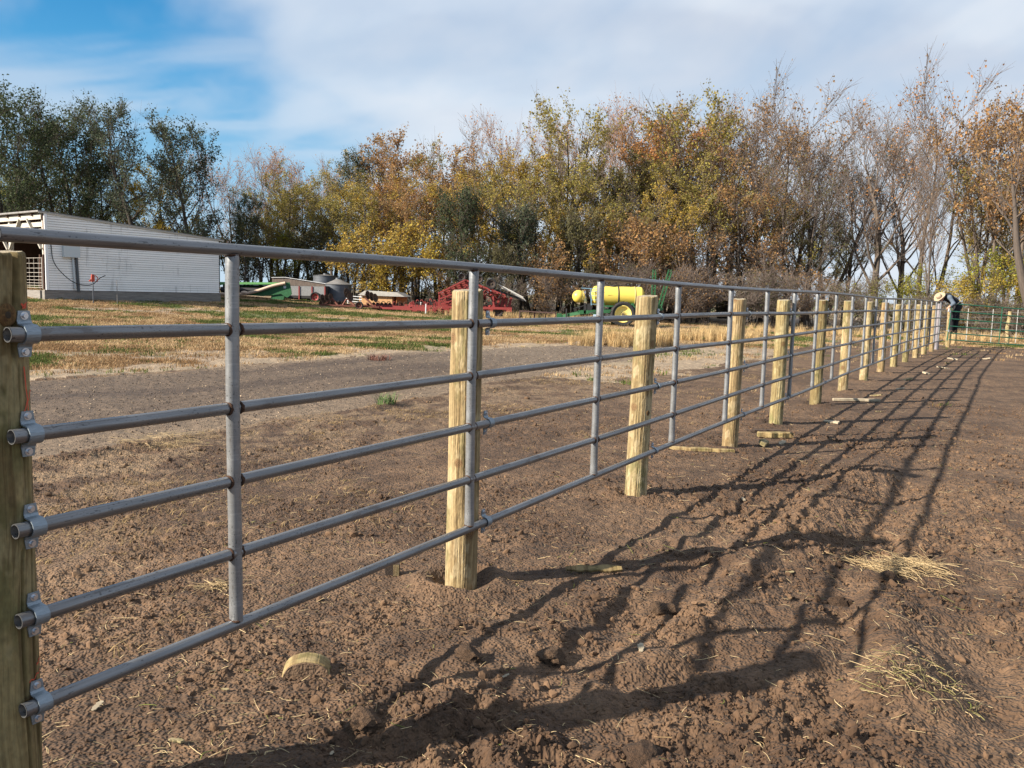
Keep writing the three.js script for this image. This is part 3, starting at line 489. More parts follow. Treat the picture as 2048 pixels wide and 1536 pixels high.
const protos = {
  dark: [makeTree(1, { ...T, H: 12, base: 0.2, limbs: 22, spread: 3.9, leaves: 12, leaf: 0.145, leafShare: 0.85, twigs: 7, hue: 0.15, puff: 0.42 }), makeTree(2, { ...T, H: 12, base: 0.24, limbs: 19, spread: 3.6, leaves: 12, leaf: 0.145, leafShare: 0.8, twigs: 7, hue: 0.15, stems: 2, puff: 0.42 }), makeTree(9, { ...T, H: 12, base: 0.3, limbs: 18, spread: 2.4, leaves: 7, leaf: 0.14, leafShare: 0.78, twigs: 7, hue: 0.15, puff: 0.45 })],
  gold: [makeTree(3, { ...T, H: 12, base: 0.2, limbs: 22, spread: 4.6, leaves: 10, bareTop: 0.3, leafShare: 0.9, rise: [0.25, 0.95], leaf: 0.14 }), makeTree(4, { ...T, H: 12, base: 0.3, limbs: 20, spread: 4.6, stems: 2, leaves: 10, bareTop: 0.3, leafShare: 0.85, rise: [0.3, 1.0], leaf: 0.14 }), makeTree(5, { ...T, H: 12, base: 0.35, limbs: 19, spread: 4.2, stems: 3, leaves: 9, bareTop: 0.3, leafShare: 0.82, leaf: 0.14, rise: [0.45, 1.1] })],
  bare: [makeTree(6, { ...T, H: 12, r: 0.22, base: 0.2, limbs: 17, spread: 5.2, profile: 'vase', rise: [0.65, 1.2], up: 0.06, subs: 9, twigs: 9, twigLen: 1.1, leaves: 2, leaf: 0.13, leafShare: 0.14, stray: 0.15, crook: 0.24 }), makeTree(7, { ...T, H: 12, r: 0.2, base: 0.25, limbs: 17, spread: 4.6, profile: 'vase', stems: 2, rise: [0.6, 1.2], up: 0.06, subs: 9, twigs: 9, twigLen: 1.05, leaves: 3, leaf: 0.13, leafShare: 0.38, stray: 0.25, crook: 0.26 }), makeTree(8, { ...T, H: 12, r: 0.15, base: 0.35, limbs: 16, spread: 4.2, profile: 'vase', rise: [0.55, 1.2], up: 0.07, subs: 7, twigs: 8, twigLen: 1.0, leaves: 4, leaf: 0.13, leafShare: 0.6, crook: 0.26 })],
  low: [makeTree(12, { ...T, H: 6, r: 0.09, stems: 3, base: 0.08, limbs: 15, spread: 2.3, subs: 7, twigs: 6, leaves: 6, leaf: 0.16, puff: 0.4, mid: 0.45 }), makeTree(13, { ...T, H: 6, r: 0.08, stems: 4, base: 0.05, limbs: 16, spread: 2.0, subs: 6, twigs: 6, leaves: 6, leaf: 0.15, puff: 0.4, mid: 0.4 })],
  brush: [makeTree(14, { ...T, H: 4, r: 0.03, stems: 7, base: 0.1, limbs: 28, spread: 1.6, subs: 6, twigs: 6, twigLen: 0.6, leaves: 2, leaf: 0.09, leafShare: 0.35, crook: 0.35, mid: 0.4 }), makeTree(15, { ...T, H: 4, r: 0.03, stems: 6, base: 0.06, limbs: 26, spread: 1.7, subs: 7, twigs: 6, twigLen: 0.6, leaves: 3, leaf: 0.10, leafShare: 0.6, crook: 0.35, mid: 0.4 })],
  cedar: [makeTree(16, { ...T, H: 6, r: 0.1, base: 0.1, limbs: 30, spread: 1.9, subs: 7, twigs: 6, twigLen: 0.5, leaves: 6, leaf: 0.11, puff: 0.3, profile: 'round', mid: 0.35, hue: 0.1, rise: [0.2, 0.9] })],
};
const barkMap = texture(256, 512, (u, v) => 0.75 + 0.6 * (wfbm(u, v, 14, 5, 4, 601) - 0.5));
const bark = { grey: std([0.125, 0.10, 0.085], { map: barkMap, roughness: 1 }), dark: std([0.06, 0.05, 0.042], { map: barkMap, roughness: 1 }), tan: std([0.165, 0.13, 0.105], { map: barkMap, roughness: 1 }) };
const twig = { grey: std([0.135, 0.105, 0.09], { roughness: 1 }), dark: std([0.075, 0.06, 0.048], { roughness: 1 }), pink: std([0.22, 0.145, 0.115], { roughness: 1 }) };
function leafMat(c, tr = 0.42) { const m = new THREE.MeshPhysicalMaterial({ vertexColors: true, roughness: 0.9, transmission: tr, thickness: 0, side: THREE.DoubleSide, specularIntensity: 0.3 }); m.color.setRGB(...c); return m; }
const leafMats = { dark: leafMat([0.055, 0.074, 0.034]), blue: leafMat([0.072, 0.092, 0.058]), olive: leafMat([0.29, 0.24, 0.06]), gold: leafMat([0.41, 0.29, 0.06]), yellow: leafMat([0.42, 0.31, 0.05]), orange: leafMat([0.43, 0.215, 0.08]), brown: leafMat([0.34, 0.20, 0.085]), lime: leafMat([0.25, 0.24, 0.03]), drab: leafMat([0.135, 0.125, 0.055]) };
const horizonAt = px => 562.3 + px * 0.02544;
const Rt = rng(77); let treeTriangles = 0;
function plant(name, kind, leafName, barkName, twigName, px, top, depth, label, category, group, wide = 1) {
  const x = (px - 1024) / 1700 * depth, y = landHeight(x, -depth), H = (horizonAt(px) - top) / 1700 * depth + 1.46 - y, list = protos[kind], p = list[Math.floor(Rt() * list.length)], k = H / p.H;
  const t = thing(name, label, category, [x, y - 0.05, -depth], Rt() * 6.283, group), w = wide * (0.92 + 0.16 * Rt()) * Math.pow(k, -0.15);
  t.scale.set(k * w, k * 0.97, k * w);
  part('trunk', p.trunk, bark[barkName], t); part('branches', p.branches, twig[twigName], t);
  const m = part('crown', p.crown, leafMats[leafName], t); treeTriangles += p.n; return t;
}
const TREES = [
  // dark green trees behind the white shed
  ['dark', 'dark', 'dark', 'dark', 12, 135, 47, 0.9, 'tall dark green tree at the left edge behind the white shed', ''],
  ['dark', 'dark', 'dark', 'dark', 128, 160, 50, 0.95, 'tallest dark green tree above the left half of the white shed', ''],
  ['dark', 'blue', 'dark', 'dark', 285, 188, 48, 0.9, 'dark green tree with forked trunk above the middle of the white shed', ''],
  ['dark', 'blue', 'dark', 'grey', 385, 215, 50, 0.8, 'slim grey green tree above the right end of the white shed', ''],
  ...[[60, 200, 56], [190, 225, 55], [235, 290, 57]].map(a => ['dark', a[0] % 4 ? 'dark' : 'blue', 'dark', 'dark', ...a, 0.9, 'dark green tree in second row behind shed', 'dark trees behind the shed']),
  ['dark', 'dark', 'dark', 'dark', 487, 375, 51, 0.6, 'small dark green tree just past the right end of the white shed', ''],
  ['gold', 'yellow', 'dark', 'dark', 338, 318, 55, 0.9, 'yellow leaved tree glowing between the dark trees above the white shed', ''],
  ...[[40, 340, 60], [100, 390, 60], [250, 380, 60], [20, 300, 62]].map(a => ['gold', 'lime', 'dark', 'dark', ...a, 0.9, 'yellow green tree low between the dark trees', 'yellow trees between the dark trees']),
  ...[[470, 285, 62], [540, 278, 60], [590, 300, 63], [720, 285, 64], [660, 300, 66]].map(a => ['bare', 'orange', 'grey', 'pink', ...a, 0.9, 'bare pinkish twigged tree behind the golden trees', 'bare trees behind the golden trees']),
  ['dark', 'dark', 'dark', 'dark', 665, 285, 58, 0.85, 'single dark green tree standing among the golden trees', ''],
  ...[[560, 320, 55], [620, 315, 56], [520, 390, 53], [585, 360, 58]].map(a => ['gold', 'olive', 'dark', 'grey', ...a, 0.95, 'olive gold tree above the green harvester head and wagon', 'olive gold trees above the wagon']),
  ...[[700, 345, 53], [760, 320, 54], [830, 330, 53], [800, 262, 60], [870, 285, 60], [745, 300, 60]].map((a, i) => ['gold', ['olive', 'gold', 'brown', 'brown', 'olive', 'gold'][i], 'dark', 'grey', ...a, 1.0, 'golden brown tree above the orange hut', 'golden trees above the hut']),
  ['gold', 'orange', 'dark', 'grey', 775, 340, 56, 0.8, 'tree with bright orange leaves among the golden trees', ''],
  ...[[915, 262, 57], [960, 285, 60], [890, 340, 53], [985, 330, 56]].map((a, i) => ['gold', ['brown', 'brown', 'gold', 'olive'][i], 'dark', 'grey', ...a, 0.95, 'brown gold tree above the folded red cultivator', 'brown gold trees above the cultivator']),
  ['gold', 'olive', 'dark', 'grey', 1110, 185, 56, 0.9, 'tall yellow green tree, highest above the space between cultivator and sprayer', ''],
  ...[[1040, 205, 60], [1180, 192, 62], [1235, 190, 61], [1315, 178, 62], [1075, 230, 64]].map((a, i) => ['bare', 'orange', 'grey', 'pink', ...a, 0.85, 'tall orange topped tree behind the sprayer', 'orange topped trees behind the sprayer']),
  ...[[1035, 290, 53], [1130, 310, 53], [1180, 320, 55], [1220, 300, 56], [1270, 270, 57]].map((a, i) => ['gold', ['gold', 'olive', 'olive', 'drab', 'olive'][i], 'dark', 'grey', ...a, 0.95, 'olive tree in mid belt behind the sprayer', 'olive trees behind the sprayer']),
  ...[[1400, 168, 57], [1350, 190, 60], [1440, 190, 60], [1300, 240, 58], [1365, 260, 54]].map((a, i) => ['gold', ['olive', 'brown', 'brown', 'orange', 'olive'][i], 'dark', 'grey', ...a, 0.9, 'tall olive brown tree past the spray booms', 'olive brown trees past the booms']),
  ...[[1485, 165, 56], [1545, 165, 57], [1515, 240, 54], [1455, 270, 53]].map(a => ['bare', 'brown', 'grey', 'grey', ...a, 1.0, 'thin half bare tree with brown top leaves', 'half bare brown trees']),
  ...[[1600, 222, 54], [1640, 250, 57], [1575, 300, 51]].map(a => ['bare', 'drab', 'grey', 'grey', ...a, 0.95, 'bare grey tree above the middle fence posts', 'bare grey trees above the fence']),
  ...[[1060, 330, 50], [1160, 400, 50], [1225, 380, 51], [1330, 330, 51], [1410, 300, 52]].map((a, i) => ['gold', ['olive', 'gold', 'olive', 'gold', 'olive'][i], 'dark', 'grey', ...a, 0.95, 'lower olive gold tree in the front row of the belt', 'lower trees in the front row']),
  ...[[1480, 340, 52], [1550, 390, 53], [1640, 420, 52]].map((a, i) => ['gold', ['brown', 'olive', 'drab'][i], 'dark', 'grey', ...a, 0.95, 'lower brownish tree among the half bare trunks', 'lower trees among bare trunks']),
  ['bare', 'orange', 'tan', 'grey', 1735, 150, 50, 1.0, 'tall bare tree with fan of straight grey branches, left one of the tall pair', ''],
  ['bare', 'orange', 'tan', 'grey', 1835, 135, 51, 0.9, 'tallest bare tree leaning into the gap, right one of the tall pair', ''],
  ...[[1790, 215, 56], [1680, 300, 57]].map(a => ['bare', 'drab', 'grey', 'grey', ...a, 0.9, 'bare tree standing behind the tall bare pair', 'bare trees behind the tall pair']),
  ['bare', 'brown', 'grey', 'grey', 1852, 250, 45, 0.45, 'slender crooked tree in the bright gap above the person', ''],
  ...[[1965, 172, 46], [2035, 140, 44], [2105, 150, 43]].map((a, i) => ['gold', 'brown', 'tan', 'grey', ...a, 0.8, 'tall thinly leaved tree above the gate', 'tall trees above the green gate']),
  ...[[1930, 300, 48], [2000, 280, 49], [2070, 290, 47]].map((a, i) => ['gold', ['olive', 'gold', 'olive'][i], 'tan', 'grey', ...a, 0.8, 'gold leaved lower tree above the green gate', 'gold trees above the green gate']),
  ...[[1960, 400, 62], [2030, 410, 60], [1610, 410, 64]].map(a => ['bare', 'drab', 'grey', 'grey', ...a, 1.0, 'low bare tree deep inside the belt', 'trees deep in the belt']),
];
const ORD = ['first', 'second', 'third', 'fourth', 'fifth', 'sixth', 'seventh', 'eighth', 'ninth', 'tenth', 'eleventh', 'twelfth', 'thirteenth'], NUM = ['', '', 'two', 'three', 'four', 'five', 'six', 'seven', 'eight', 'nine', 'ten', 'eleven', 'twelve', 'thirteen'];
function single_out(list, iPx, iLabel, iGroup) {      // say which one of a small row each is, counted from the left
  const rows = {}; for (const r of list) if (r[iGroup]) (rows[r[iGroup]] ??= []).push(r);
  for (const k in rows) if (rows[k].length > 1 && rows[k].length <= 13) rows[k].sort((a, b) => a[iPx] - b[iPx]).forEach((r, i) => { r[iLabel] += `, ${ORD[i]} of ${NUM[rows[k].length]} from left`; });
}
single_out(TREES, 4, 8, 9);
for (const [kind, leaf, bk, tw, px, top, depth, wide, label, group] of TREES) plant('tree', kind, leaf, bk, tw, px, top, depth, label, 'tree', group || undefined, wide);
const SHRUBS = [
  ['cedar', 'dark', 'dark', 930, 360, 47, 0.75, 'dark green cedar like tree right above the folded red cultivator', ''],
  ...[[1045, 395, 48], [1140, 405, 48], [990, 480, 46]].map(a => ['cedar', a[0] % 2 ? 'blue' : 'drab', 'dark', ...a, 0.75, 'dark evergreen bush at the belt edge', 'evergreen bushes behind the sprayer']),
  ...[[755, 435, 50], [825, 430, 49], [790, 480, 49], [705, 455, 51], [870, 460, 49]].map(a => ['low', a[0] % 2 ? 'gold' : 'yellow', 'dark', ...a, 1.05, 'golden maple like bush over the hut', 'golden bushes over the hut']),
  ...[[690, 500, 54], [760, 500, 55], [840, 500, 54], [920, 490, 54], [1000, 490, 53], [1080, 490, 53], [1160, 490, 53], [1240, 490, 54], [1320, 490, 54], [1400, 480, 55], [1500, 490, 55]].map(a => ['low', 'drab', 'dark', ...a, 1.1, 'dark undergrowth bush between the trunks of the belt', 'undergrowth between the belt trunks']),
  ['low', 'lime', 'dark', 572, 455, 53, 0.7, 'small yellow green bush behind the green harvester head', ''],
  ...[[500, 440, 54], [630, 450, 54], [540, 450, 56], [590, 460, 57], [660, 430, 56], [460, 430, 56], [60, 420, 58], [180, 410, 58], [300, 420, 58], [390, 420, 57], [120, 440, 54], [240, 440, 54], [350, 450, 53]].map(a => ['low', 'drab', 'dark', ...a, 1.0, 'dark drab bush between trunks behind shed and wagon', 'drab bushes behind shed and wagon']),
  ...[[1090, 470, 47], [1250, 420, 48], [1310, 440, 49]].map(a => ['low', a[0] % 4 ? 'brown' : 'gold', 'grey', ...a, 0.9, 'brown gold bush above the yellow sprayer', 'brown gold bushes above the sprayer']),
  ...[[1030, 540, 46], [1110, 530, 45.5], [1190, 520, 46], [1270, 500, 46.5], [1350, 505, 46], [1410, 515, 45.5], [1480, 515, 45], [1550, 525, 45], [1620, 525, 46], [1690, 530, 46], [1380, 450, 50], [1560, 470, 50], [930, 510, 48]].map(a => ['brush', a[0] % 3 ? 'drab' : 'brown', 'grey', ...a, 1.25, 'tangled grey brown brush at the foot of the tree belt', 'brush at the foot of the belt']),
  ...[[1850, 520, 46], [1800, 540, 47], [1745, 550, 46]].map(a => ['low', 'lime', 'grey', ...a, 0.8, 'yellow green bush behind the person', 'yellow green bushes behind the person']),
  ...[[1960, 490, 43], [2010, 500, 43], [2060, 510, 42], [1930, 540, 42]].map(a => ['low', a[0] % 4 ? 'yellow' : 'lime', 'grey', ...a, 0.9, 'bright yellow bush behind the green gate', 'bright yellow bushes behind the gate']),
  ...[[1900, 575, 41], [1980, 580, 40], [2045, 580, 39], [1700, 560, 42], [1820, 580, 42]].map(a => ['brush', 'drab', 'grey', ...a, 1.3, 'low tangled brush behind the gate', 'low brush behind the gate']),
];
single_out(SHRUBS, 3, 7, 8);
for (const [kind, leaf, bk, px, top, depth, wide, label, group] of SHRUBS) plant(kind === 'cedar' ? 'evergreen_bush' : 'bush', kind, leaf, bk, bk, px, top, depth, label, 'bush', group || undefined, wide);
{ // a thick leaning trunk at the right edge
  const t = thing('leaning_tree', 'thick pale trunk leaning left over the green gate at the right edge', 'tree', [24.0, -0.1, -38.5], 0), p = makeTree(31, { ...T, H: 9, r: 0.24, base: 0.55, limbs: 12, subs: 5, spread: 2.4, leaves: 4, leaf: 0.14, leafShare: 0.6, leanX: -0.42, crook: 0.12 });
  part('trunk', p.trunk, bark.grey, t); part('branches', p.branches, twig.grey, t); part('crown', p.crown, leafMats.brown, t); treeTriangles += p.n;
}
console.log('trees done', TREES.length, SHRUBS.length, 'triangles', Math.round(treeTriangles));

// ---------------------------------------------------------------- white open-front shed on the rise
const white = std([0.80, 0.81, 0.83], { roughness: 0.6 }), cream = std([0.74, 0.69, 0.60], { roughness: 0.8, map: soilGrain }), concrete = std([0.34, 0.31, 0.28], { map: soilGrain, bumpMap: soilBump, bumpScale: 0.01 }), darkWood = std([0.11, 0.055, 0.038], { map: barkMap }), roofTin = std([0.30, 0.29, 0.28], { metalness: 0.4, roughness: 0.55, map: steelMap }), black = std([0.02, 0.02, 0.022], { roughness: 0.7 }), greyBox = std([0.50, 0.55, 0.58], { roughness: 0.5 });
const sidingStain = texture(512, 256, (u, v) => { const a = wfbm(u, v, 5, 4, 5, 801), st = wfbm(u, v, 60, 3, 4, 805), sp = wrapNoise(u * 130, v * 70, 130, 70, 809); const k = 1.0 - 0.08 * sstep(0.5, 0.72, a) - 0.22 * sstep(0.62, 0.76, st) * sstep(0.4, 0.6, a) - (sp > 0.975 ? 0.2 : 0); return [k, k * 0.985, k * 0.96]; });
const jdGreen = std([0.042, 0.19, 0.075], { roughness: 0.5, map: soilGrain }), paleGreen = std([0.13, 0.34, 0.12], { roughness: 0.5 }), tan = std([0.52, 0.38, 0.29], { roughness: 0.7 }), redPaint = std([0.40, 0.055, 0.05], { roughness: 0.6, map: soilGrain }), rustRed = std([0.20, 0.06, 0.038], { roughness: 0.8, map: soilGrain }), rust = std([0.11, 0.065, 0.045], { roughness: 0.9, map: soilGrain }), rubber = std([0.022, 0.021, 0.022], { roughness: 0.9 }), yellowPlastic = std([0.72, 0.55, 0.10], { roughness: 0.42 }), yellowRim = std([0.80, 0.66, 0.20], { roughness: 0.45 }), paleSteel = std([0.62, 0.63, 0.64], { roughness: 0.5 }), galv = std([0.12, 0.135, 0.16], { metalness: 0.45, roughness: 0.6, map: steelMap }), blueGrey = std([0.20, 0.36, 0.48], { roughness: 0.5 });
const sidingMats = [0.88, 0.85, 0.90, 0.86].map((k, i) => std([k, k * (0.99 + 0.003 * i), k * 0.985], { roughness: 0.55, map: sidingStain }));
{
  const shed = thing('livestock_shed', 'white lap sided open front shed with sloping roof on the rise', 'shed', [-18.1, 1.17, -33], 52.4 * RAD);
  const L = 7.57, D = 9, hF = 2.93, hB = 2.36, top = x => lerp(hF, hB, x / L), step = 0.094;
  for (let y = 0, i = 0; y < hF; y += step, i++) {        // each lap of siding is a board, cut by the roof slope
    const y1 = Math.min(y + step - 0.009, hF), x1 = y >= hB ? L * (hF - y) / (hF - hB) : L, xt = y1 >= hB ? L * (hF - y1) / (hF - hB) : L; if (x1 < 0.1) break;
    const g = new THREE.BufferGeometry(), z0 = 0.034, z1 = 0.012, q = [0, y, z0, x1, y, z0, Math.max(xt, 0.02), y1, z1, 0, y1, z1, 0, y, 0, x1, y, 0];
    g.setAttribute('position', new THREE.Float32BufferAttribute(q, 3)); g.setIndex([0, 1, 2, 0, 2, 3, 4, 5, 1, 4, 1, 0]); g.setAttribute('uv', new THREE.Float32BufferAttribute([0, 0, x1, 0, xt, 0, 0, 0, 0, 0, x1, 0].map((q, k) => k % 2 ? (y + (k > 3 && k < 8 ? step : 0)) / 3 : q / 6 + 0.13), 2)); const gg = g.toNonIndexed(); gg.computeVertexNormals();
    part('siding_board', gg, sidingMats[Math.floor(hash2(i, 3, 5) * 4)], shed);
  }
  part('side_wall', prism([[0, -0.02], [L, -0.02], [L, hB], [0, hF]], 0.1).translate(0, 0, -0.104), darkWood, shed);
  part('back_wall', box(0.1, hB + 0.02, D, L - 0.05, hB / 2, -D / 2 - 0.11), darkWood, shed);
  part('far_wall', prism([[0, -0.02], [L, -0.02], [L, hB], [0, hF]], 0.1).translate(0, 0, -D - 0.22), darkWood, shed);
  part('foundation', [box(L + 0.12, 0.6, 0.24, L / 2 - 0.02, -0.32, -0.05), box(0.24, 0.6, D, -0.02, -0.32, -D / 2 - 0.18)], concrete, shed);
  part('floor', box(L - 0.3, 0.1, D, L / 2, -0.1, -D / 2 - 0.15), concrete, shed);
  const roof = part('roof', [prism([[-0.22, hF + 0.03], [L + 0.28, hB + 0.01], [L + 0.28, hB + 0.06], [-0.22, hF + 0.09]], D + 0.3).translate(0, 0, -D - 0.25)], roofTin, shed);
  part('roof_edge', [beam([-0.2, hF + 0.02, 0.055], [L + 0.25, hB + 0.0, 0.055], 0.02, 0.05)], cream, roof);
  part('corner_trim', box(0.11, hF, 0.045, 0.05, hF / 2, 0.035), white, shed);
  part('corner_trim', box(0.05, hB, 0.06, L + 0.03, hB / 2, -0.02), black, shed);
  part('header_beam', box(0.05, 0.20, D, -0.03, hF - 0.13, -D / 2 - 0.12), cream, shed);
  part('header_beam', box(0.045, 0.18, D, 0.03, hF - 0.42, -D / 2 - 0.12), cream, shed);
  part('header_beam', box(0.04, 0.05, D, -0.04, hF - 0.62, -D / 2 - 0.12), cream, shed);
  for (const z of [-0.12, -3.1, -6.1, -8.9]) { part('front_post', box(0.14, hF - 0.05, 0.14, 0.09, hF / 2 - 0.04, z - 0.06), cream, shed); }
  for (const [z, s] of [[-0.2, -1], [-3.0, 1], [-3.2, -1], [-6.2, -1]]) part('knee_brace', beam([-0.02, hF - 1.35, z], [-0.06, hF - 0.2, z + s * 1.05], 0.12, 0.05), cream, shed);
  for (let z = -0.8; z > -9; z -= 1.1) part('rafter', beam([-0.12, hF - 0.03, z], [L, hB - 0.05, z], 0.05, 0.13), darkWood, shed);
  const panel = part('wire_panel', [bar([-0.05, 0.05, -0.15], [-0.05, 1.25, -0.15], 0.02), bar([-0.05, 0.05, -3.0], [-0.05, 1.25, -3.0], 0.02)], std([0.5, 0.45, 0.40], { roughness: 0.6 }), shed);
  for (let y = 0.08, k = 0; y < 1.25; y += 0.08 + 0.018 * k, k++) part('wire', bar([-0.05, y, -0.15], [-0.05, y, -3.0], 0.008, 0.008, 5), panel.material, panel);
  for (let z = -0.45; z > -2.9; z -= 0.4) part('wire', bar([-0.05, 0.05, z], [-0.05, 1.24, z], 0.008, 0.008, 5), panel.material, panel);
  for (const z of [-0.06, -0.34]) part('post', box(0.05, 1.35, 0.05, -0.03, 0.68, z), darkWood, shed);
  // electric meter box, conduits, cable and weathered streaks on the boards below it
  part('meter_box', box(0.62, 0.46, 0.16, 0.95, 1.52, 0.11), greyBox, shed);
  part('conduit', bar([1.08, 0.05, 0.09], [1.02, 1.3, 0.09], 0.04), greyBox, shed);
  part('conduit', bar([1.22, -0.05, 0.08], [1.16, 1.3, 0.08], 0.055), std([0.09, 0.10, 0.11]), shed);
  part('cable', tube([[0.22, 1.75, 0.05], [0.28, 1.1, 0.1], [0.55, 0.65, 0.2], [1.0, 0.28, 0.35], [1.5, 0.24, 0.55], [1.75, 0.5, 0.7], [1.95, 0.62, 0.78]], 0.016, 50, 6), black, shed);
  const hyd = thing('yard_hydrant', 'red yard hydrant on thin pipe standing before the white shed wall', 'hydrant', [-16.05, 0.92, -32.55], 0.7), red = std([0.42, 0.06, 0.035], { roughness: 0.6 });
  part('pipe', bar([0, -0.2, 0], [0, 0.62, 0], 0.02), galv, hyd); part('head', [box(0.11, 0.22, 0.10, 0, 0.72, 0), box(0.09, 0.06, 0.09, 0, 0.86, 0), bar([0, 0.70, 0.02], [-0.14, 0.64, 0.05], 0.03)], red, hyd); part('handle', tube([[0.03, 0.84, 0], [0.13, 0.82, 0], [0.18, 0.70, 0], [0.14, 0.6, 0]], 0.015, 20, 6), red, hyd);
  single('thin_stake', bar([0, -0.2, 0], [0, 0.72, 0], 0.012), std([0.2, 0.19, 0.18]), 'thin metal stake before the white shed wall, beside the red hydrant', 'stake', [-15.3, 0.9, -32.9]);
}

// ---------------------------------------------------------------- machinery
function makeWheel(parent, at, R, w, rimMat, axis = 'z', lugs = 22) {
  const wheel = new THREE.Group(); wheel.name = 'wheel'; wheel.position.set(...at); if (axis === 'x') wheel.rotation.y = Math.PI / 2; parent.add(wheel);
  const r = R * 0.70, tyre = lathe([[r, -w * 0.36], [R * 0.86, -w * 0.5], [R * 0.97, -w * 0.42], [R * 0.985, 0], [R * 0.97, w * 0.42], [R * 0.86, w * 0.5], [r, w * 0.36]], 40).rotateX(Math.PI / 2), tr = [tyre];
  for (let i = 0; i < lugs; i++) { const a = i / lugs * 6.283, e = i % 2 ? 1 : -1, g = box(w * 0.5, R * 0.05, R * 0.06, 0, 0, 0, 0, 0.6 * e, 0); g.rotateY(Math.PI / 2); g.translate(0, R * 0.99, e * w * 0.22); g.rotateZ(a); tr.push(g); }
  part('tyre', tr, rubber, wheel);
  part('rim', lathe([[0.001, w * 0.06], [R * 0.2, w * 0.07], [R * 0.28, w * 0.02], [R * 0.55, w * 0.04], [R * 0.62, w * 0.3], [r, w * 0.37], [r, -w * 0.36], [R * 0.6, -w * 0.1], [0.001, -w * 0.08]], 36).rotateX(Math.PI / 2), rimMat, wheel);
  const hub = [new THREE.CylinderGeometry(R * 0.09, R * 0.1, w * 0.2, 14).rotateX(Math.PI / 2).translate(0, 0, w * 0.14)]; for (let i = 0; i < 8; i++) hub.push(new THREE.CylinderGeometry(R * 0.022, R * 0.022, w * 0.1, 6).rotateX(Math.PI / 2).translate(Math.cos(i * 0.785) * R * 0.17, Math.sin(i * 0.785) * R * 0.17, w * 0.11));
  part('hub', hub, std([0.12, 0.09, 0.05]), wheel); return wheel;
}
const domed = (L, R, d) => { const pr = [[0.001, -L / 2 - d]]; for (let i = 1; i <= 6; i++) { const a = i / 6 * Math.PI / 2; pr.push([R * Math.sin(a), -L / 2 - d * Math.cos(a)]); } for (let i = 6; i >= 1; i--) { const a = i / 6 * Math.PI / 2; pr.push([R * Math.sin(a), L / 2 + d * Math.cos(a)]); } pr.push([0.001, L / 2 + d]); return lathe(pr, 40).rotateZ(Math.PI / 2); };
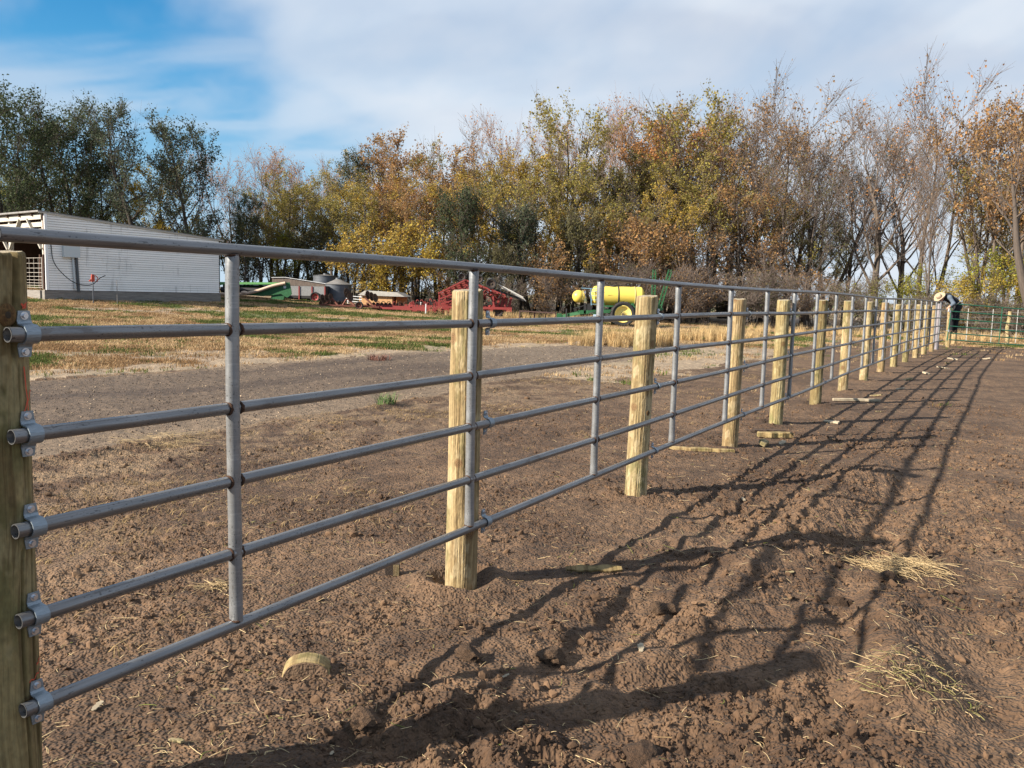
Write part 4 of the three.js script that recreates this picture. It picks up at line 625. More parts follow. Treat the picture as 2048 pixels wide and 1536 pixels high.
{ // trailed sprayer
  const y0 = landHeight(5.1, -40), sp = thing('crop_sprayer', 'yellow tank crop sprayer on green trailer frame with large yellow wheel', 'sprayer', [5.1, y0, -40.2], 0);
  const tank = part('main_tank', domed(2.15, 0.47, 0.19).translate(-0.17, 1.40, -0.55), yellowPlastic, sp);
  for (const [x, m] of [[-0.94, std([0.42, 0.36, 0.14])], [-0.17, black], [0.62, std([0.42, 0.36, 0.14])]]) part('strap', new THREE.TorusGeometry(0.473, 0.012, 5, 40).scale(1, 1, 3).rotateY(Math.PI / 2).translate(x, 1.40, -0.55), m, tank);
  part('lid', new THREE.CylinderGeometry(0.16, 0.18, 0.06, 20).translate(-0.4, 1.885, -0.55), black, tank); part('rail_bar', tube([[-0.85, 1.84, -0.4], [-0.8, 1.90, -0.4], [-0.3, 1.91, -0.4], [0.4, 1.88, -0.4], [0.45, 1.84, -0.4]], 0.012, 20, 5), black, tank);
  part('lettering', [box(0.13, 0.018, 0.004, -0.62, 1.44, -0.078), box(0.05, 0.014, 0.004, -0.5, 1.44, -0.078)], std([0.16, 0.12, 0.03]), tank);
  const ball = part('rinse_tank', new THREE.SphereGeometry(0.30, 28, 18).scale(1.0, 1.0, 1.05).translate(-2.05, 1.35, -0.3), yellowPlastic, sp);
  part('strap', new THREE.TorusGeometry(0.302, 0.010, 5, 36).rotateY(Math.PI / 2).translate(-1.9, 1.35, -0.3), black, ball); part('strap', new THREE.TorusGeometry(0.27, 0.03, 6, 36).rotateY(Math.PI / 2).translate(-1.86, 1.35, -0.3), yellowRim, ball);
  for (const z of [-0.1, -1.0]) part('frame_beam', beam([-2.0, 0.60, z], [1.1, 0.80, z], 0.10, 0.16), jdGreen, sp);
  part('frame_beam', [beam([-2.9, 0.36, -0.55], [-1.6, 0.66, -0.1], 0.12, 0.14), beam([-2.9, 0.36, -0.55], [-1.6, 0.66, -1.0], 0.12, 0.14)], jdGreen, sp);
  part('tank_cradle', [box(0.12, 0.34, 1.0, -0.9, 0.92, -0.55), box(0.12, 0.34, 1.0, 0.5, 0.92, -0.55), box(2.0, 0.07, 0.06, -0.2, 0.93, -0.05)], jdGreen, sp);
  part('hitch', [box(0.24, 0.36, 0.14, -2.93, 0.34, -0.5), beam([-2.95, 0.2, -0.5], [-3.05, -0.02, -0.5], 0.07, 0.07)], jdGreen, sp);
  part('jack_stand', [bar([-2.6, -0.02, -0.3], [-2.6, 0.75, -0.3], 0.035)], black, sp);
  part('ladder', [bar([-1.46, 0.95, -0.02], [-1.5, 1.72, -0.02], 0.018), bar([-1.12, 0.95, -0.02], [-1.14, 1.72, -0.02], 0.018), ...[1.0, 1.2, 1.4, 1.6].map(y => bar([-1.47, y, -0.02], [-1.13, y, -0.02], 0.014)), bar([-1.95, 1.74, -0.02], [-1.1, 1.71, -0.02], 0.018)], blueGrey, sp);
  const R = rng(5), hoses = []; for (let i = 0; i < 9; i++) { const x = -1.9 + R() * 1.6, y = 0.3 + R() * 0.3; hoses.push(tube([[x, y, 0.02], [x + 0.2, y + (R() - 0.5) * 0.3, 0.1], [x + 0.5, y + (R() - 0.5) * 0.35, 0.02], [x + 0.8 * R(), y + 0.3 * R(), -0.1]], 0.022, 16, 5)); }
  part('hose_bundle', hoses, black, sp); part('pump', [box(0.3, 0.22, 0.2, -1.2, 0.42, 0.05), bar([-1.7, 0.35, 0.06], [-0.9, 0.30, 0.06], 0.04), bar([-0.85, 0.45, 0.1], [-0.85, 0.2, 0.1], 0.05), bar([-1.45, 0.2, 0.1], [-0.65, 0.38, 0.1], 0.03)], std([0.42, 0.55, 0.68], { roughness: 0.4 }), sp);
  part('valve_box', [box(0.25, 0.34, 0.25, -1.55, 0.85, -0.2), box(0.10, 0.5, 0.1, -1.75, 0.8, -0.1), bar([-2.3, 0.75, -0.1], [-1.5, 1.02, -0.1], 0.02)], black, sp);
  part('axle', bar([0.0, 0.58, 0.3], [0.0, 0.58, -1.5], 0.06), black, sp);
  makeWheel(sp, [0, 0.58, 0.32], 0.585, 0.36, yellowRim); makeWheel(sp, [0, 0.58, -1.45], 0.585, 0.36, yellowRim);
  for (const [x0, x1] of [[1.50, 1.52], [1.75, 2.2]]) { // folded booms: green lattice
    const b = [], n = 9, zz = x0 > 1.6 ? -0.5 : -0.9, y1 = 2.72; const X = t => lerp(x0, x1, t); b.push(beam([x0, 0.9, zz], [x1, y1, zz], 0.05, 0.05), beam([x0 + 0.16, 0.9, zz], [x1 + 0.13, y1 - 0.1, zz], 0.05, 0.05));
    for (let i = 0; i < n; i++) { const t = i / n, t2 = (i + 1) / n; b.push(bar([X(t) + (i % 2 ? 0.15 : 0), lerp(0.9, y1, t), zz], [X(t2) + (i % 2 ? 0 : 0.15), lerp(0.9, y1, t2), zz], 0.017, 0.017, 5)); }
    part('boom', b, jdGreen, sp);
  }
  part('boom_carrier', [beam([1.05, 0.7, -0.1], [2.0, 0.85, -0.5], 0.08, 0.1), beam([1.05, 0.7, -1.0], [1.95, 0.9, -0.9], 0.08, 0.1), beam([1.5, 0.55, -0.7], [1.9, 1.1, -0.7], 0.08, 0.08)], jdGreen, sp);
}
{ // harvester head
  const h = thing('harvester_head', 'green harvester cutting head with long tan divider beside the shed', 'harvester head', [-13.3, landHeight(-13.3, -44) - 0.02, -44], 0);
  part('back_sheet', [box(3.2, 0.10, 0.5, -0.35, 0.78, -0.5), box(3.2, 0.55, 0.06, -0.35, 0.45, -0.74)], jdGreen, h);
  part('top_edge', prism([[-2.1, 0.62], [-1.9, 0.84], [1.55, 0.90], [1.6, 0.80], [-1.7, 0.72]], 0.05).translate(0, 0, -0.2), paleGreen, h);
  part('side_sheet', prism([[1.75, 0.9], [1.15, 0.88], [-0.6, 0.22], [0.35, 0.16], [1.3, 0.30], [1.62, 0.12], [1.86, 0.30]], 0.06).translate(0, 0, 0), jdGreen, h);
  part('lower_sheet', prism([[0.75, 0.0], [1.4, 0.0], [1.5, 0.32], [0.8, 0.28]], 0.3).translate(0, 0, -0.3), jdGreen, h);
  part('end_post', box(0.12, 0.62, 0.5, -1.15, 0.45, -0.45), jdGreen, h);
  part('divider', tube([[1.55, 0.86, 0.12], [0.9, 0.70, 0.14], [0.1, 0.42, 0.16], [-0.7, 0.24, 0.16], [-1.6, 0.22, 0.1], [-2.3, 0.26, 0]], 0.085, 30, 10), tan, h);
  part('divider_snout', new THREE.SphereGeometry(0.12, 14, 10).scale(1.6, 0.8, 1).translate(-0.55, 0.32, 0.16), tan, h);
  part('emblem', box(0.13, 0.13, 0.006, 1.5, 0.66, 0.064), paleSteel, h);
  part('auger', [bar([-1.9, 0.45, -0.3], [1.1, 0.45, -0.3], 0.14, 0.14, 14)], black, h);
}
{ // grain wagon
  const w = thing('grain_wagon', 'pale panelled grain wagon with red ribs and weathered slanting top boards', 'wagon', [-11.75, landHeight(-11.75, -46.5) - 0.05, -46.5], 0), pale = std([0.40, 0.41, 0.42], { map: soilGrain });
  for (let i = 0; i < 4; i++) part('side_panel', box(0.66, 0.52, 0.05, -1.0 + i * 0.70, 0.52, 0.0), pale, w);
  for (let i = 0; i <= 4; i++) part('rib', box(0.06, 0.78, 0.08, -1.35 + i * 0.70, 0.38, 0.02), redPaint, w);
  part('sill', box(2.9, 0.16, 0.14, 0.05, 0.20, -0.05), black, w); part('body', box(2.8, 0.62, 1.9, 0.05, 0.50, -1.0), black, w);
  part('top_board', prism([[-1.42, 0.80], [1.45, 0.78], [1.45, 0.92], [-0.7, 1.20], [-1.42, 1.18]], 0.06).translate(0, 0, -0.05), std([0.20, 0.155, 0.13], { map: barkMap }), w);
  part('top_rail', beam([-1.45, 1.20, 0.03], [-0.7, 1.23, 0.03], 0.05, 0.03), paleSteel, w); part('top_rail', beam([-0.7, 1.23, 0.03], [1.5, 0.94, 0.03], 0.05, 0.03), paleSteel, w);
  for (const x of [-0.9, 0.95]) { makeWheel(w, [x, 0.20, 0.12], 0.28, 0.2, redPaint, 'z', 12); makeWheel(w, [x, 0.20, -1.9], 0.28, 0.2, redPaint, 'z', 12); }
}
[[-9.95, -48.2, 0.76, 0.98, 0.28, 'round galvanised grain bin with conical roof behind the disc harrow'], [-11.0, -49.8, 0.7, 1.35, 0.05, 'taller flat topped metal bin half hidden behind the conical one']].forEach(([x, z, r, h, c, label]) => {
  const b = thing('grain_bin', label, 'grain bin', [x, landHeight(x, z) - 0.05, z], 0, 'metal grain bins behind the machinery'), pr = []; for (let i = 0; i <= 24; i++) pr.push([r * (1 + (i % 2) * 0.012), h * i / 24]);
  part('wall', lathe(pr, 40), galv, b); part('roof', lathe([[r * 1.06, h - 0.02], [r * 0.5, h + c * 0.55], [0.12, h + c], [0.001, h + c + 0.02]], 24), roofTin, b); part('hatch', new THREE.CylinderGeometry(0.13, 0.14, 0.08, 14).translate(0, h + c + 0.03, 0), galv, b);
});
{ // orange hut
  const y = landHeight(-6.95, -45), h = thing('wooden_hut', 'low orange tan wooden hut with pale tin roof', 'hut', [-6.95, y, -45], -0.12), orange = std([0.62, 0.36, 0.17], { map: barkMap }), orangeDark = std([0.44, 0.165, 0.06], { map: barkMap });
  for (let i = 0; i < 7; i++) part('front_board', box(0.252, 0.55, 0.03, -1.12 + i * 0.256, 0.36, 0.0), orange, h);
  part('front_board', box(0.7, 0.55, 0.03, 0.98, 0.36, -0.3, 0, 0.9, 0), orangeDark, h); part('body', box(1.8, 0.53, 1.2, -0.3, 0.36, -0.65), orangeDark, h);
  part('roof', prism([[-1.28, 0.62], [1.25, 0.60], [0.85, 0.80], [-0.9, 0.86]], 1.5, 0.01).translate(0, 0, -1.35), std([0.52, 0.50, 0.46], { metalness: 0.25, roughness: 0.5, map: steelMap }), h); part('skid', box(2.3, 0.1, 0.12, -0.1, 0.05, 0.0), rust, h);
}
{ // pale pipe rack
  const r = thing('pipe_rack', 'small pale steel pipe rack standing left of the orange hut', 'rack', [-8.3, landHeight(-8.3, -44.2), -44.2], 0); part('frame', [bar([-0.3, 0, 0], [-0.3, 0.55, 0], 0.025), bar([0.35, 0, 0], [0.35, 0.55, 0], 0.025), bar([0, 0, 0.3], [0, 0.5, 0.3], 0.025)], paleSteel, r); for (const y of [0.25, 0.38, 0.52]) part('bar', bar([-0.4, y + 0.02, 0], [0.45, y - 0.03, 0.1], 0.022), paleSteel, r);
}
{ // disc harrow
  const y = landHeight(-8.2, -42), d = thing('disc_harrow', 'rusty red disc harrow with raised gangs of discs', 'harrow', [-8.2, y - 0.02, -42], 0), gang = (cx, cy, cz, dx, dy, n, R) => { const L = Math.hypot(dx, dy), g = part('disc_gang', bar([cx - dx / 2, cy - dy / 2, cz], [cx + dx / 2, cy + dy / 2, cz], 0.025), rust, d); for (let i = 0; i < n; i++) { const t = (i + 0.5) / n - 0.5, q = lathe([[0.001, 0], [R * 0.5, 0.018], [R, 0.07], [R * 0.98, 0.078], [R * 0.5, 0.03], [0.001, 0.012]], 20); q.rotateX(Math.PI / 2 * 0.9); q.rotateY(1.15); q.translate(cx + dx * t, cy + dy * t, cz); part('disc', q, rust, g); } };
  gang(-1.05, 0.50, 0.1, 0.6, 0.08, 3, 0.2); gang(0.0, 0.66, 0, 0.26, -0.30, 3, 0.24); gang(1.15, 0.62, 0.1, 0.55, -0.2, 3, 0.22); gang(-0.9, 0.16, -0.5, 1.3, 0.0, 7, 0.2); gang(1.9, 0.14, -0.3, 1.6, 0.0, 8, 0.2);
  for (const [a, b] of [[[-1.3, 0.16, 0.2], [1.6, 0.12, 0.2]], [[-1.3, 0.22, -0.7], [1.6, 0.16, -0.7]], [[-1.2, 0.14, 0.2], [-0.7, 0.48, 0.1]], [[-0.75, 0.5, 0.1], [-0.4, 0.14, 0.2]], [[0.0, 0.50, 0], [0.45, 0.12, 0.2]], [[-0.2, 0.14, 0.2], [-0.05, 0.45, 0]], [[0.9, 0.55, 0.1], [1.35, 0.14, 0.2]], [[1.0, 0.3, 0.2], [1.0, 0.12, -0.7]], [[-0.3, 0.16, 0.2], [-0.3, 0.2, -0.7]]]) part('frame_bar', beam(a, b, 0.075, 0.075), rustRed, d);
  makeWheel(d, [0.65, 0.18, 0.35], 0.19, 0.16, rustRed, 'z', 12); makeWheel(d, [-0.6, 0.18, -0.6], 0.19, 0.16, rustRed, 'z', 12);
}
{ // long tool bar between harrow and cultivator
  const y = landHeight(-5.4, -42.2), d = thing('tool_bar', 'long low red tool bar with spring tines lying past the orange hut', 'tool bar', [-5.3, y - 0.02, -42.2], -0.06);
  for (const [yy, z] of [[0.28, 0.1], [0.20, 0.4], [0.36, -0.4]]) part('beam', beam([-1.6, yy, z], [1.5, yy - 0.04, z], 0.1, 0.1), redPaint, d);
  for (let i = 0; i < 11; i++) { const x = -1.5 + i * 0.28; part('tine', tube([[x, 0.30, 0.1], [x - 0.02, 0.48, 0.05], [x + 0.10, 0.50, 0.0], [x + 0.12, 0.3, -0.05], [x + 0.04, 0.02, 0.0]], 0.017, 14, 5), i % 3 ? rust : redPaint, d); }
  for (const x of [-1.2, 0.2, 1.2]) part('cross_bar', beam([x, 0.3, -0.45], [x, 0.22, 0.45], 0.08, 0.08), redPaint, d); part('jack_stand', box(0.05, 0.5, 0.05, 1.02, 0.2, 0.45), paleSteel, d);
  part('drawbar', beam([1.4, 0.20, 0.2], [2.2, 0.34, 0.1], 0.10, 0.10), redPaint, d);
}
{ // second red frame between hut and cultivator
  const y = landHeight(-4.3, -43.6), d = thing('plough_frame', 'tangled red plough frame parked between the tool bar and the cultivator', 'plough', [-4.35, y - 0.02, -43.6], 0.1), R = rng(19);
  for (let i = 0; i < 5; i++) part('beam', beam([-1.0 + 0.1 * i, 0.45 - 0.04 * i, -0.3 * i], [0.9, 0.30 + 0.08 * i, -0.3 * i], 0.07, 0.08), redPaint, d);
  for (let i = 0; i < 9; i++) { const x = -0.9 + 0.22 * i; part('shank', tube([[x, 0.45, 0], [x + 0.1, 0.62 + 0.1 * R(), 0.05], [x + 0.22, 0.4, 0.05], [x + 0.12, 0.0, 0.05]], 0.022, 14, 5), i % 3 ? redPaint : rust, d); }
  for (let i = 0; i < 6; i++) part('spring_box', box(0.12, 0.16, 0.1, -0.8 + 0.3 * i, 0.48, 0.06, 0, 0, R() - 0.5), i % 2 ? black : redPaint, d);
}
{ // folded field cultivator
  const y = landHeight(-2, -43), c = thing('field_cultivator', 'large folded red field cultivator with wheels up on its raised wings', 'cultivator', [-2.0, y - 0.03, -43], 0);
  const L0 = [-1.75, 1.10], A = [-0.45, 1.78], B = [0.55, 1.62], R0 = [1.55, 1.02];
  for (let k = 0; k < 4; k++) { const z = 0.5 - k * 0.45, o = k * 0.10; part('wing_beam', beam([L0[0] + 0.02 * k, L0[1] - o * 0.9, z], [A[0], A[1] - o, z], 0.065, 0.075), redPaint, c); part('wing_beam', beam([A[0], A[1] - o, z], [R0[0] - 0.1 * k, R0[1] - o + 0.06, z], 0.065, 0.075), redPaint, c); part('wing_beam', beam([L0[0], 0.80 - o * 1.2, z], [A[0] + 0.3, 1.40 - o, z], 0.055, 0.065), redPaint, c); part('wing_beam', beam([L0[0] + 0.1, 0.55 - o * 0.6, z], [-0.3, 1.02 - o, z], 0.05, 0.06), redPaint, c); }
  for (let i = 0; i < 6; i++) { const t = i / 5, x = lerp(L0[0], A[0], t), yy = lerp(L0[1], A[1], t); part('cross_bar', beam([x, yy, 0.55], [x, yy - 0.25, -0.9], 0.07, 0.07), redPaint, c); }
  for (let i = 0; i < 6; i++) { const t = i / 5, x = lerp(A[0], R0[0], t), yy = lerp(A[1], R0[1], t); part('cross_bar', beam([x, yy, 0.55], [x, yy - 0.25, -0.9], 0.07, 0.07), redPaint, c); }
  part('upright', beam([L0[0], 0.28, 0.4], [L0[0] + 0.02, 1.12, 0.4], 0.08, 0.08), redPaint, c); part('upright', beam([-1.2, 0.3, 0.4], [-1.35, 1.0, 0.4], 0.06, 0.06), redPaint, c); part('upright', beam([1.0, 0.3, 0.3], [0.9, 1.4, 0.2], 0.08, 0.08), redPaint, c); part('upright', beam([-0.3, 0.3, 0.3], [-0.4, 1.75, 0.2], 0.09, 0.09), redPaint, c);
  for (const [z, yy] of [[0.5, 0.42], [-0.6, 0.46], [0.0, 0.30]]) part('main_beam', beam([-1.9, yy, z], [1.9, yy, z], 0.12, 0.12), redPaint, c);
  part('tongue', beam([-1.8, 0.40, 0.2], [-3.0, 0.24, 0.2], 0.11, 0.11), redPaint, c); part('tongue', beam([-1.6, 0.24, 0.5], [-3.1, 0.2, 0.25], 0.08, 0.08), redPaint, c); part('jack_stand', [bar([-2.65, 0, 0.3], [-2.65, 0.62, 0.3], 0.035)], paleSteel, c);
  const R = rng(9);
  for (let i = 0; i < 30; i++) { const x = lerp(-1.6, 1.7, R()), yy = 0.55 + R() * 0.75, z = 0.5 - R() * 1.0, e = R() < 0.5 ? 1 : -1; part('shank', tube([[x, yy, z], [x + 0.14 * e, yy + 0.14, z + 0.02], [x + 0.28 * e, yy, z], [x + 0.2 * e, yy - 0.2, z], [x + 0.05 * e, yy - 0.28, z]], 0.016, 14, 5), R() < 0.3 ? rust : redPaint, c); }
  for (let i = 0; i < 14; i++) { const x = lerp(-1.5, 1.8, R()), yy = 0.5 + R() * 0.8, z = 0.55 - R() * 0.5; part('clamp', box(0.1 + R() * 0.08, 0.08, 0.1, x, yy, z, R(), R(), R()), R() < 0.5 ? redPaint : rust, c); }
  for (const [x, yy, z, r] of [[-0.62, 1.92, 0.3, 0.20], [-0.2, 2.0, 0.1, 0.22], [0.85, 1.62, 0.5, 0.27], [0.2, 1.85, -0.4, 0.22], [-0.9, 0.22, 0.4, 0.26], [1.2, 0.22, 0.4, 0.26]]) makeWheel(c, [x, yy, z], r, 0.16, std([0.05, 0.035, 0.03]), 'z', 10);
  for (let i = 0; i < 4; i++) part('rake_bar', beam([1.2 + 0.05 * i, 1.62 - 0.06 * i, 0.4 - 0.1 * i], [2.45 + 0.05 * i, 1.0 - 0.06 * i, 0.5 - 0.1 * i], 0.035, 0.035), std([0.62, 0.60, 0.56]), c);
  part('rake_carrier', beam([1.0, 1.35, 0.2], [2.5, 0.85, 0.2], 0.06, 0.10), black, c); for (let i = 0; i < 5; i++) part('harrow_plate', box(0.14, 0.5, 0.05, 1.0 + 0.2 * i, 0.72, -0.2 + 0.1 * (i % 2), 0, 0, -0.2), redPaint, c);
  part('hydraulic_hose', [tube([[0.9, 1.3, 0.5], [1.15, 1.45, 0.55], [1.35, 1.2, 0.55], [1.2, 0.9, 0.5]], 0.014, 16, 5), tube([[1.4, 1.2, 0.5], [1.65, 1.3, 0.5], [1.7, 1.0, 0.5]], 0.014, 14, 5)], black, c);
}
{ // brown steel frame lying on the grass
  const f = thing('hitch_frame', 'low brown square tube frame standing on the grass left of the sprayer', 'frame', [1.15, landHeight(1.15, -41), -41], 0.05), m = std([0.17, 0.10, 0.085], { map: soilGrain });
  part('bar', beam([-0.9, 0.46, 0], [0.9, 0.40, 0], 0.06, 0.06), m, f); part('leg', beam([-0.87, -0.02, 0], [-0.87, 0.46, 0], 0.06, 0.06), m, f); part('leg', beam([-0.15, 0.05, -0.2], [-0.15, 0.44, 0], 0.07, 0.07), m, f); part('leg', beam([0.87, -0.02, 0], [0.87, 0.42, 0], 0.06, 0.06), m, f); part('bar', beam([-0.87, 0.04, 0], [-0.6, 0.02, 0.5], 0.05, 0.05), m, f); part('leg', beam([0.4, 0, -0.3], [0.4, 0.42, 0], 0.05, 0.05), m, f);
}
console.log('farm done');

// ---------------------------------------------------------------- person bending over the end of the fence
{
  const at = [15.86, 0.47, -30.72], who = thing('person', 'person in straw hat, blue grey shirt and black vest bending over fence end', 'person', at, 0);
  const sub = (a, b) => [a[0] - b[0], a[1] - b[1], a[2] - b[2]];
  function capsule(p, a, b, ra, rb) { const ba = sub(b, a), pa = sub(p, a), t = clamp((pa[0] * ba[0] + pa[1] * ba[1] + pa[2] * ba[2]) / (ba[0] ** 2 + ba[1] ** 2 + ba[2] ** 2)); return Math.hypot(pa[0] - ba[0] * t, pa[1] - ba[1] * t, pa[2] - ba[2] * t) - lerp(ra, rb, t); }
  function body(bones, lo, hi, res, blend) {
    const mc = new MarchingCubes(res, std([1, 1, 1]), false, false, 60000), c = [(lo[0] + hi[0]) / 2, (lo[1] + hi[1]) / 2, (lo[2] + hi[2]) / 2], h = Math.max(hi[0] - lo[0], hi[1] - lo[1], hi[2] - lo[2]) / 2;
    mc.isolation = 0;
    for (let k = 0; k < res; k++) for (let j = 0; j < res; j++) for (let i = 0; i < res; i++) {
      const p = [c[0] + h * (i - res / 2) / (res / 2), c[1] + h * (j - res / 2) / (res / 2), c[2] + h * (k - res / 2) / (res / 2)]; let d = 9;
      for (const [a, b, ra, rb] of bones) { const q = capsule(p, a, b, ra, rb), m = clamp(0.5 + 0.5 * (d - q) / blend); d = lerp(d, q, m) - blend * m * (1 - m); }
      mc.field[i + j * res + k * res * res] = -d;
    }
    mc.update(); const n = mc.count, g = new THREE.BufferGeometry();
    g.setAttribute('position', new THREE.BufferAttribute(mc.positionArray.slice(0, n * 3), 3)); g.setAttribute('normal', new THREE.BufferAttribute(mc.normalArray.slice(0, n * 3), 3)); g.scale(h, h, h); g.translate(...c); return g;
  }
  // joints: feet on the gate rail, hips back to the right, trunk bent forward to the left, hands at the post top
  const footL = [-0.06, 0.06, -0.05], footR = [0.12, 0.06, -0.12], kneeL = [-0.10, 0.48, 0.02], kneeR = [0.10, 0.48, -0.04], hipL = [0.06, 0.90, 0.02], hipR = [0.16, 0.90, -0.16], pelvis = [0.11, 0.95, -0.07], waist = [-0.02, 1.12, -0.06], chest = [-0.27, 1.27, -0.04], neck = [-0.42, 1.31, -0.02], head = [-0.53, 1.24, 0.0], shL = [-0.30, 1.27, 0.15], shR = [-0.32, 1.27, -0.21], elL = [-0.20, 1.06, 0.25], elR = [-0.42, 1.06, -0.22], haL = [-0.30, 0.93, 0.16], haR = [-0.52, 1.0, -0.05];
  const fingers = (w, dir) => { const out = []; for (let i = 0; i < 4; i++) { const o = (i - 1.5) * 0.018; const k = [w[0] + dir * 0.06, w[1] - 0.04, w[2] + o], e = [w[0] + dir * 0.07, w[1] - 0.085 + 0.008 * Math.abs(i - 1.4), w[2] + o]; out.push([[w[0] + dir * 0.01, w[1] - 0.02, w[2] + o * 0.8], k, 0.012, 0.0095], [k, e, 0.0095, 0.0075]); } out.push([[w[0], w[1], w[2] + 0.02], [w[0] + dir * 0.03, w[1] - 0.03, w[2] + 0.05], 0.013, 0.010]); return out; };
  const skin = std([0.46, 0.25, 0.17], { roughness: 0.6 }), hair = std([0.05, 0.03, 0.02]), shirt = std([0.10, 0.13, 0.175], { roughness: 0.9 }), dark = std([0.012, 0.013, 0.018], { roughness: 0.95 }), straw = std([0.56, 0.43, 0.29], { roughness: 0.9, map: soilGrain }), leather = std([0.05, 0.032, 0.02]);
  part('body', body([[neck, head, 0.055, 0.07], [[-0.55, 1.23, 0], [-0.54, 1.16, 0.02], 0.085, 0.06], [[-0.61, 1.18, 0.02], [-0.63, 1.16, 0.03], 0.02, 0.014], [[-0.52, 1.22, 0.085], [-0.50, 1.20, 0.09], 0.02, 0.016], [chest, neck, 0.12, 0.055], [waist, chest, 0.11, 0.12], [pelvis, waist, 0.12, 0.11], [shL, elL, 0.055, 0.042], [elL, haL, 0.042, 0.03], [shR, elR, 0.055, 0.042], [elR, haR, 0.042, 0.03], [chest, shL, 0.08, 0.06], [chest, shR, 0.08, 0.06], [haL, [haL[0] - 0.03, haL[1] - 0.04, haL[2]], 0.035, 0.03], [haR, [haR[0] + 0.02, haR[1] - 0.05, haR[2]], 0.035, 0.03], ...fingers(haL, -1), ...fingers(haR, 1), [pelvis, hipL, 0.12, 0.10], [pelvis, hipR, 0.12, 0.10], [hipL, kneeL, 0.085, 0.06], [hipR, kneeR, 0.085, 0.06], [kneeL, footL, 0.058, 0.042], [kneeR, footR, 0.058, 0.042]], [-0.78, -0.08, -0.8], [0.5, 1.45, 0.75], 100, 0.03), skin, who);
  part('shirt', body([[waist, chest, 0.125, 0.14], [chest, neck, 0.135, 0.075], [chest, shL, 0.10, 0.082], [chest, shR, 0.10, 0.082], [shL, elL, 0.075, 0.062], [elL, [-0.25, 0.99, 0.205], 0.06, 0.05], [shR, elR, 0.075, 0.062], [elR, [-0.47, 1.03, -0.13], 0.06, 0.05]], [-0.65, 0.8, -0.45], [0.2, 1.55, 0.45], 52, 0.04), shirt, who);
  part('vest', body([[pelvis, waist, 0.145, 0.142], [waist, chest, 0.142, 0.150], [chest, [-0.34, 1.29, -0.03], 0.150, 0.12]], [-0.55, 0.7, -0.45], [0.35, 1.55, 0.35], 48, 0.05), dark, who);
  part('trousers', body([[[0.1, 1.0, -0.07], pelvis, 0.14, 0.15], [pelvis, hipL, 0.145, 0.12], [pelvis, hipR, 0.145, 0.12], [hipL, kneeL, 0.11, 0.082], [hipR, kneeR, 0.11, 0.082], [kneeL, [-0.06, 0.1, -0.05], 0.08, 0.07], [kneeR, [0.12, 0.1, -0.12], 0.08, 0.07]], [-0.4, -0.05, -0.6], [0.5, 1.2, 0.6], 56, 0.04), dark, who);
  for (const f of [footL, footR]) part('boot', merge([new THREE.SphereGeometry(0.055, 14, 10).scale(1.0, 0.9, 2.2).translate(f[0] - 0.02, f[1] - 0.005, f[2] + 0.07), new THREE.CylinderGeometry(0.055, 0.055, 0.14, 14).translate(f[0], f[1] + 0.05, f[2])]), leather, who);
  const hat = new THREE.Group(); hat.name = 'straw_hat'; hat.position.set(-0.60, 1.28, 0.01); hat.rotation.set(0.45, 0, 0.85); who.add(hat);
  const brim = lathe([[0.10, 0.0], [0.15, -0.004], [0.205, 0.006], [0.212, 0.012], [0.15, 0.006], [0.10, 0.012]], 40), bp = brim.attributes.position; for (let i = 0; i < bp.count; i++) { const x = bp.getX(i), z = bp.getZ(i), r = Math.hypot(x, z); bp.setY(i, bp.getY(i) + 0.5 * Math.max(0, r - 0.1) * (z * z - x * x) / (r * r) * 0.5); } brim.computeVertexNormals();
  part('brim', brim, straw, hat); part('hat_crown', lathe([[0.108, 0], [0.104, 0.06], [0.092, 0.105], [0.06, 0.118], [0.001, 0.10]], 30).scale(0.9, 1, 1.1), straw, hat); part('hat_band', lathe([[0.111, 0.004], [0.110, 0.030], [0.106, 0.030]], 30).scale(0.9, 1, 1.1), leather, hat);
  part('hair', new THREE.SphereGeometry(0.088, 18, 12).scale(1, 0.75, 1).translate(-0.55, 1.25, 0), hair, who);
  // the pale tool in the hands
  part('hand_tool', bar([-0.31, 0.93, 0.19], [-0.34, 0.78, 0.21], 0.018, 0.014), paleSteel, who);
}
console.log('person done');

// ---------------------------------------------------------------- grass, clods, straw and scraps of wood
function bladeTuft(seed, n, h, spread, w, lean) {
  const R = rng(seed), P = [];
  for (let i = 0; i < n; i++) {
    const a = R() * 6.283, r = spread * Math.sqrt(R()), x = Math.cos(a) * r, z = Math.sin(a) * r, b = R() * 6.283, l = lean * (0.3 + R()), hh = h * (0.55 + 0.6 * R()), ex = x + Math.cos(b) * l * hh, ez = z + Math.sin(b) * l * hh, mx = lerp(x, ex, 0.35), mz = lerp(z, ez, 0.35), c = b + 1.57 + (R() - 0.5), wx = Math.cos(c) * w, wz = Math.sin(c) * w, my = hh * 0.6;
    P.push(x - wx, -0.02, z - wz, x + wx, -0.02, z + wz, mx + wx * 0.8, my, mz + wz * 0.8, x - wx, -0.02, z - wz, mx + wx * 0.8, my, mz + wz * 0.8, mx - wx * 0.8, my, mz - wz * 0.8, mx - wx * 0.8, my, mz - wz * 0.8, mx + wx * 0.8, my, mz + wz * 0.8, ex, hh, ez);
  }
  const g = new THREE.BufferGeometry(); g.setAttribute('position', new THREE.Float32BufferAttribute(P, 3)); g.computeVertexNormals(); return g;
}
const grassMat = new THREE.MeshPhysicalMaterial({ roughness: 0.95, transmission: 0.3, thickness: 0, side: THREE.DoubleSide, specularIntensity: 0.2 });
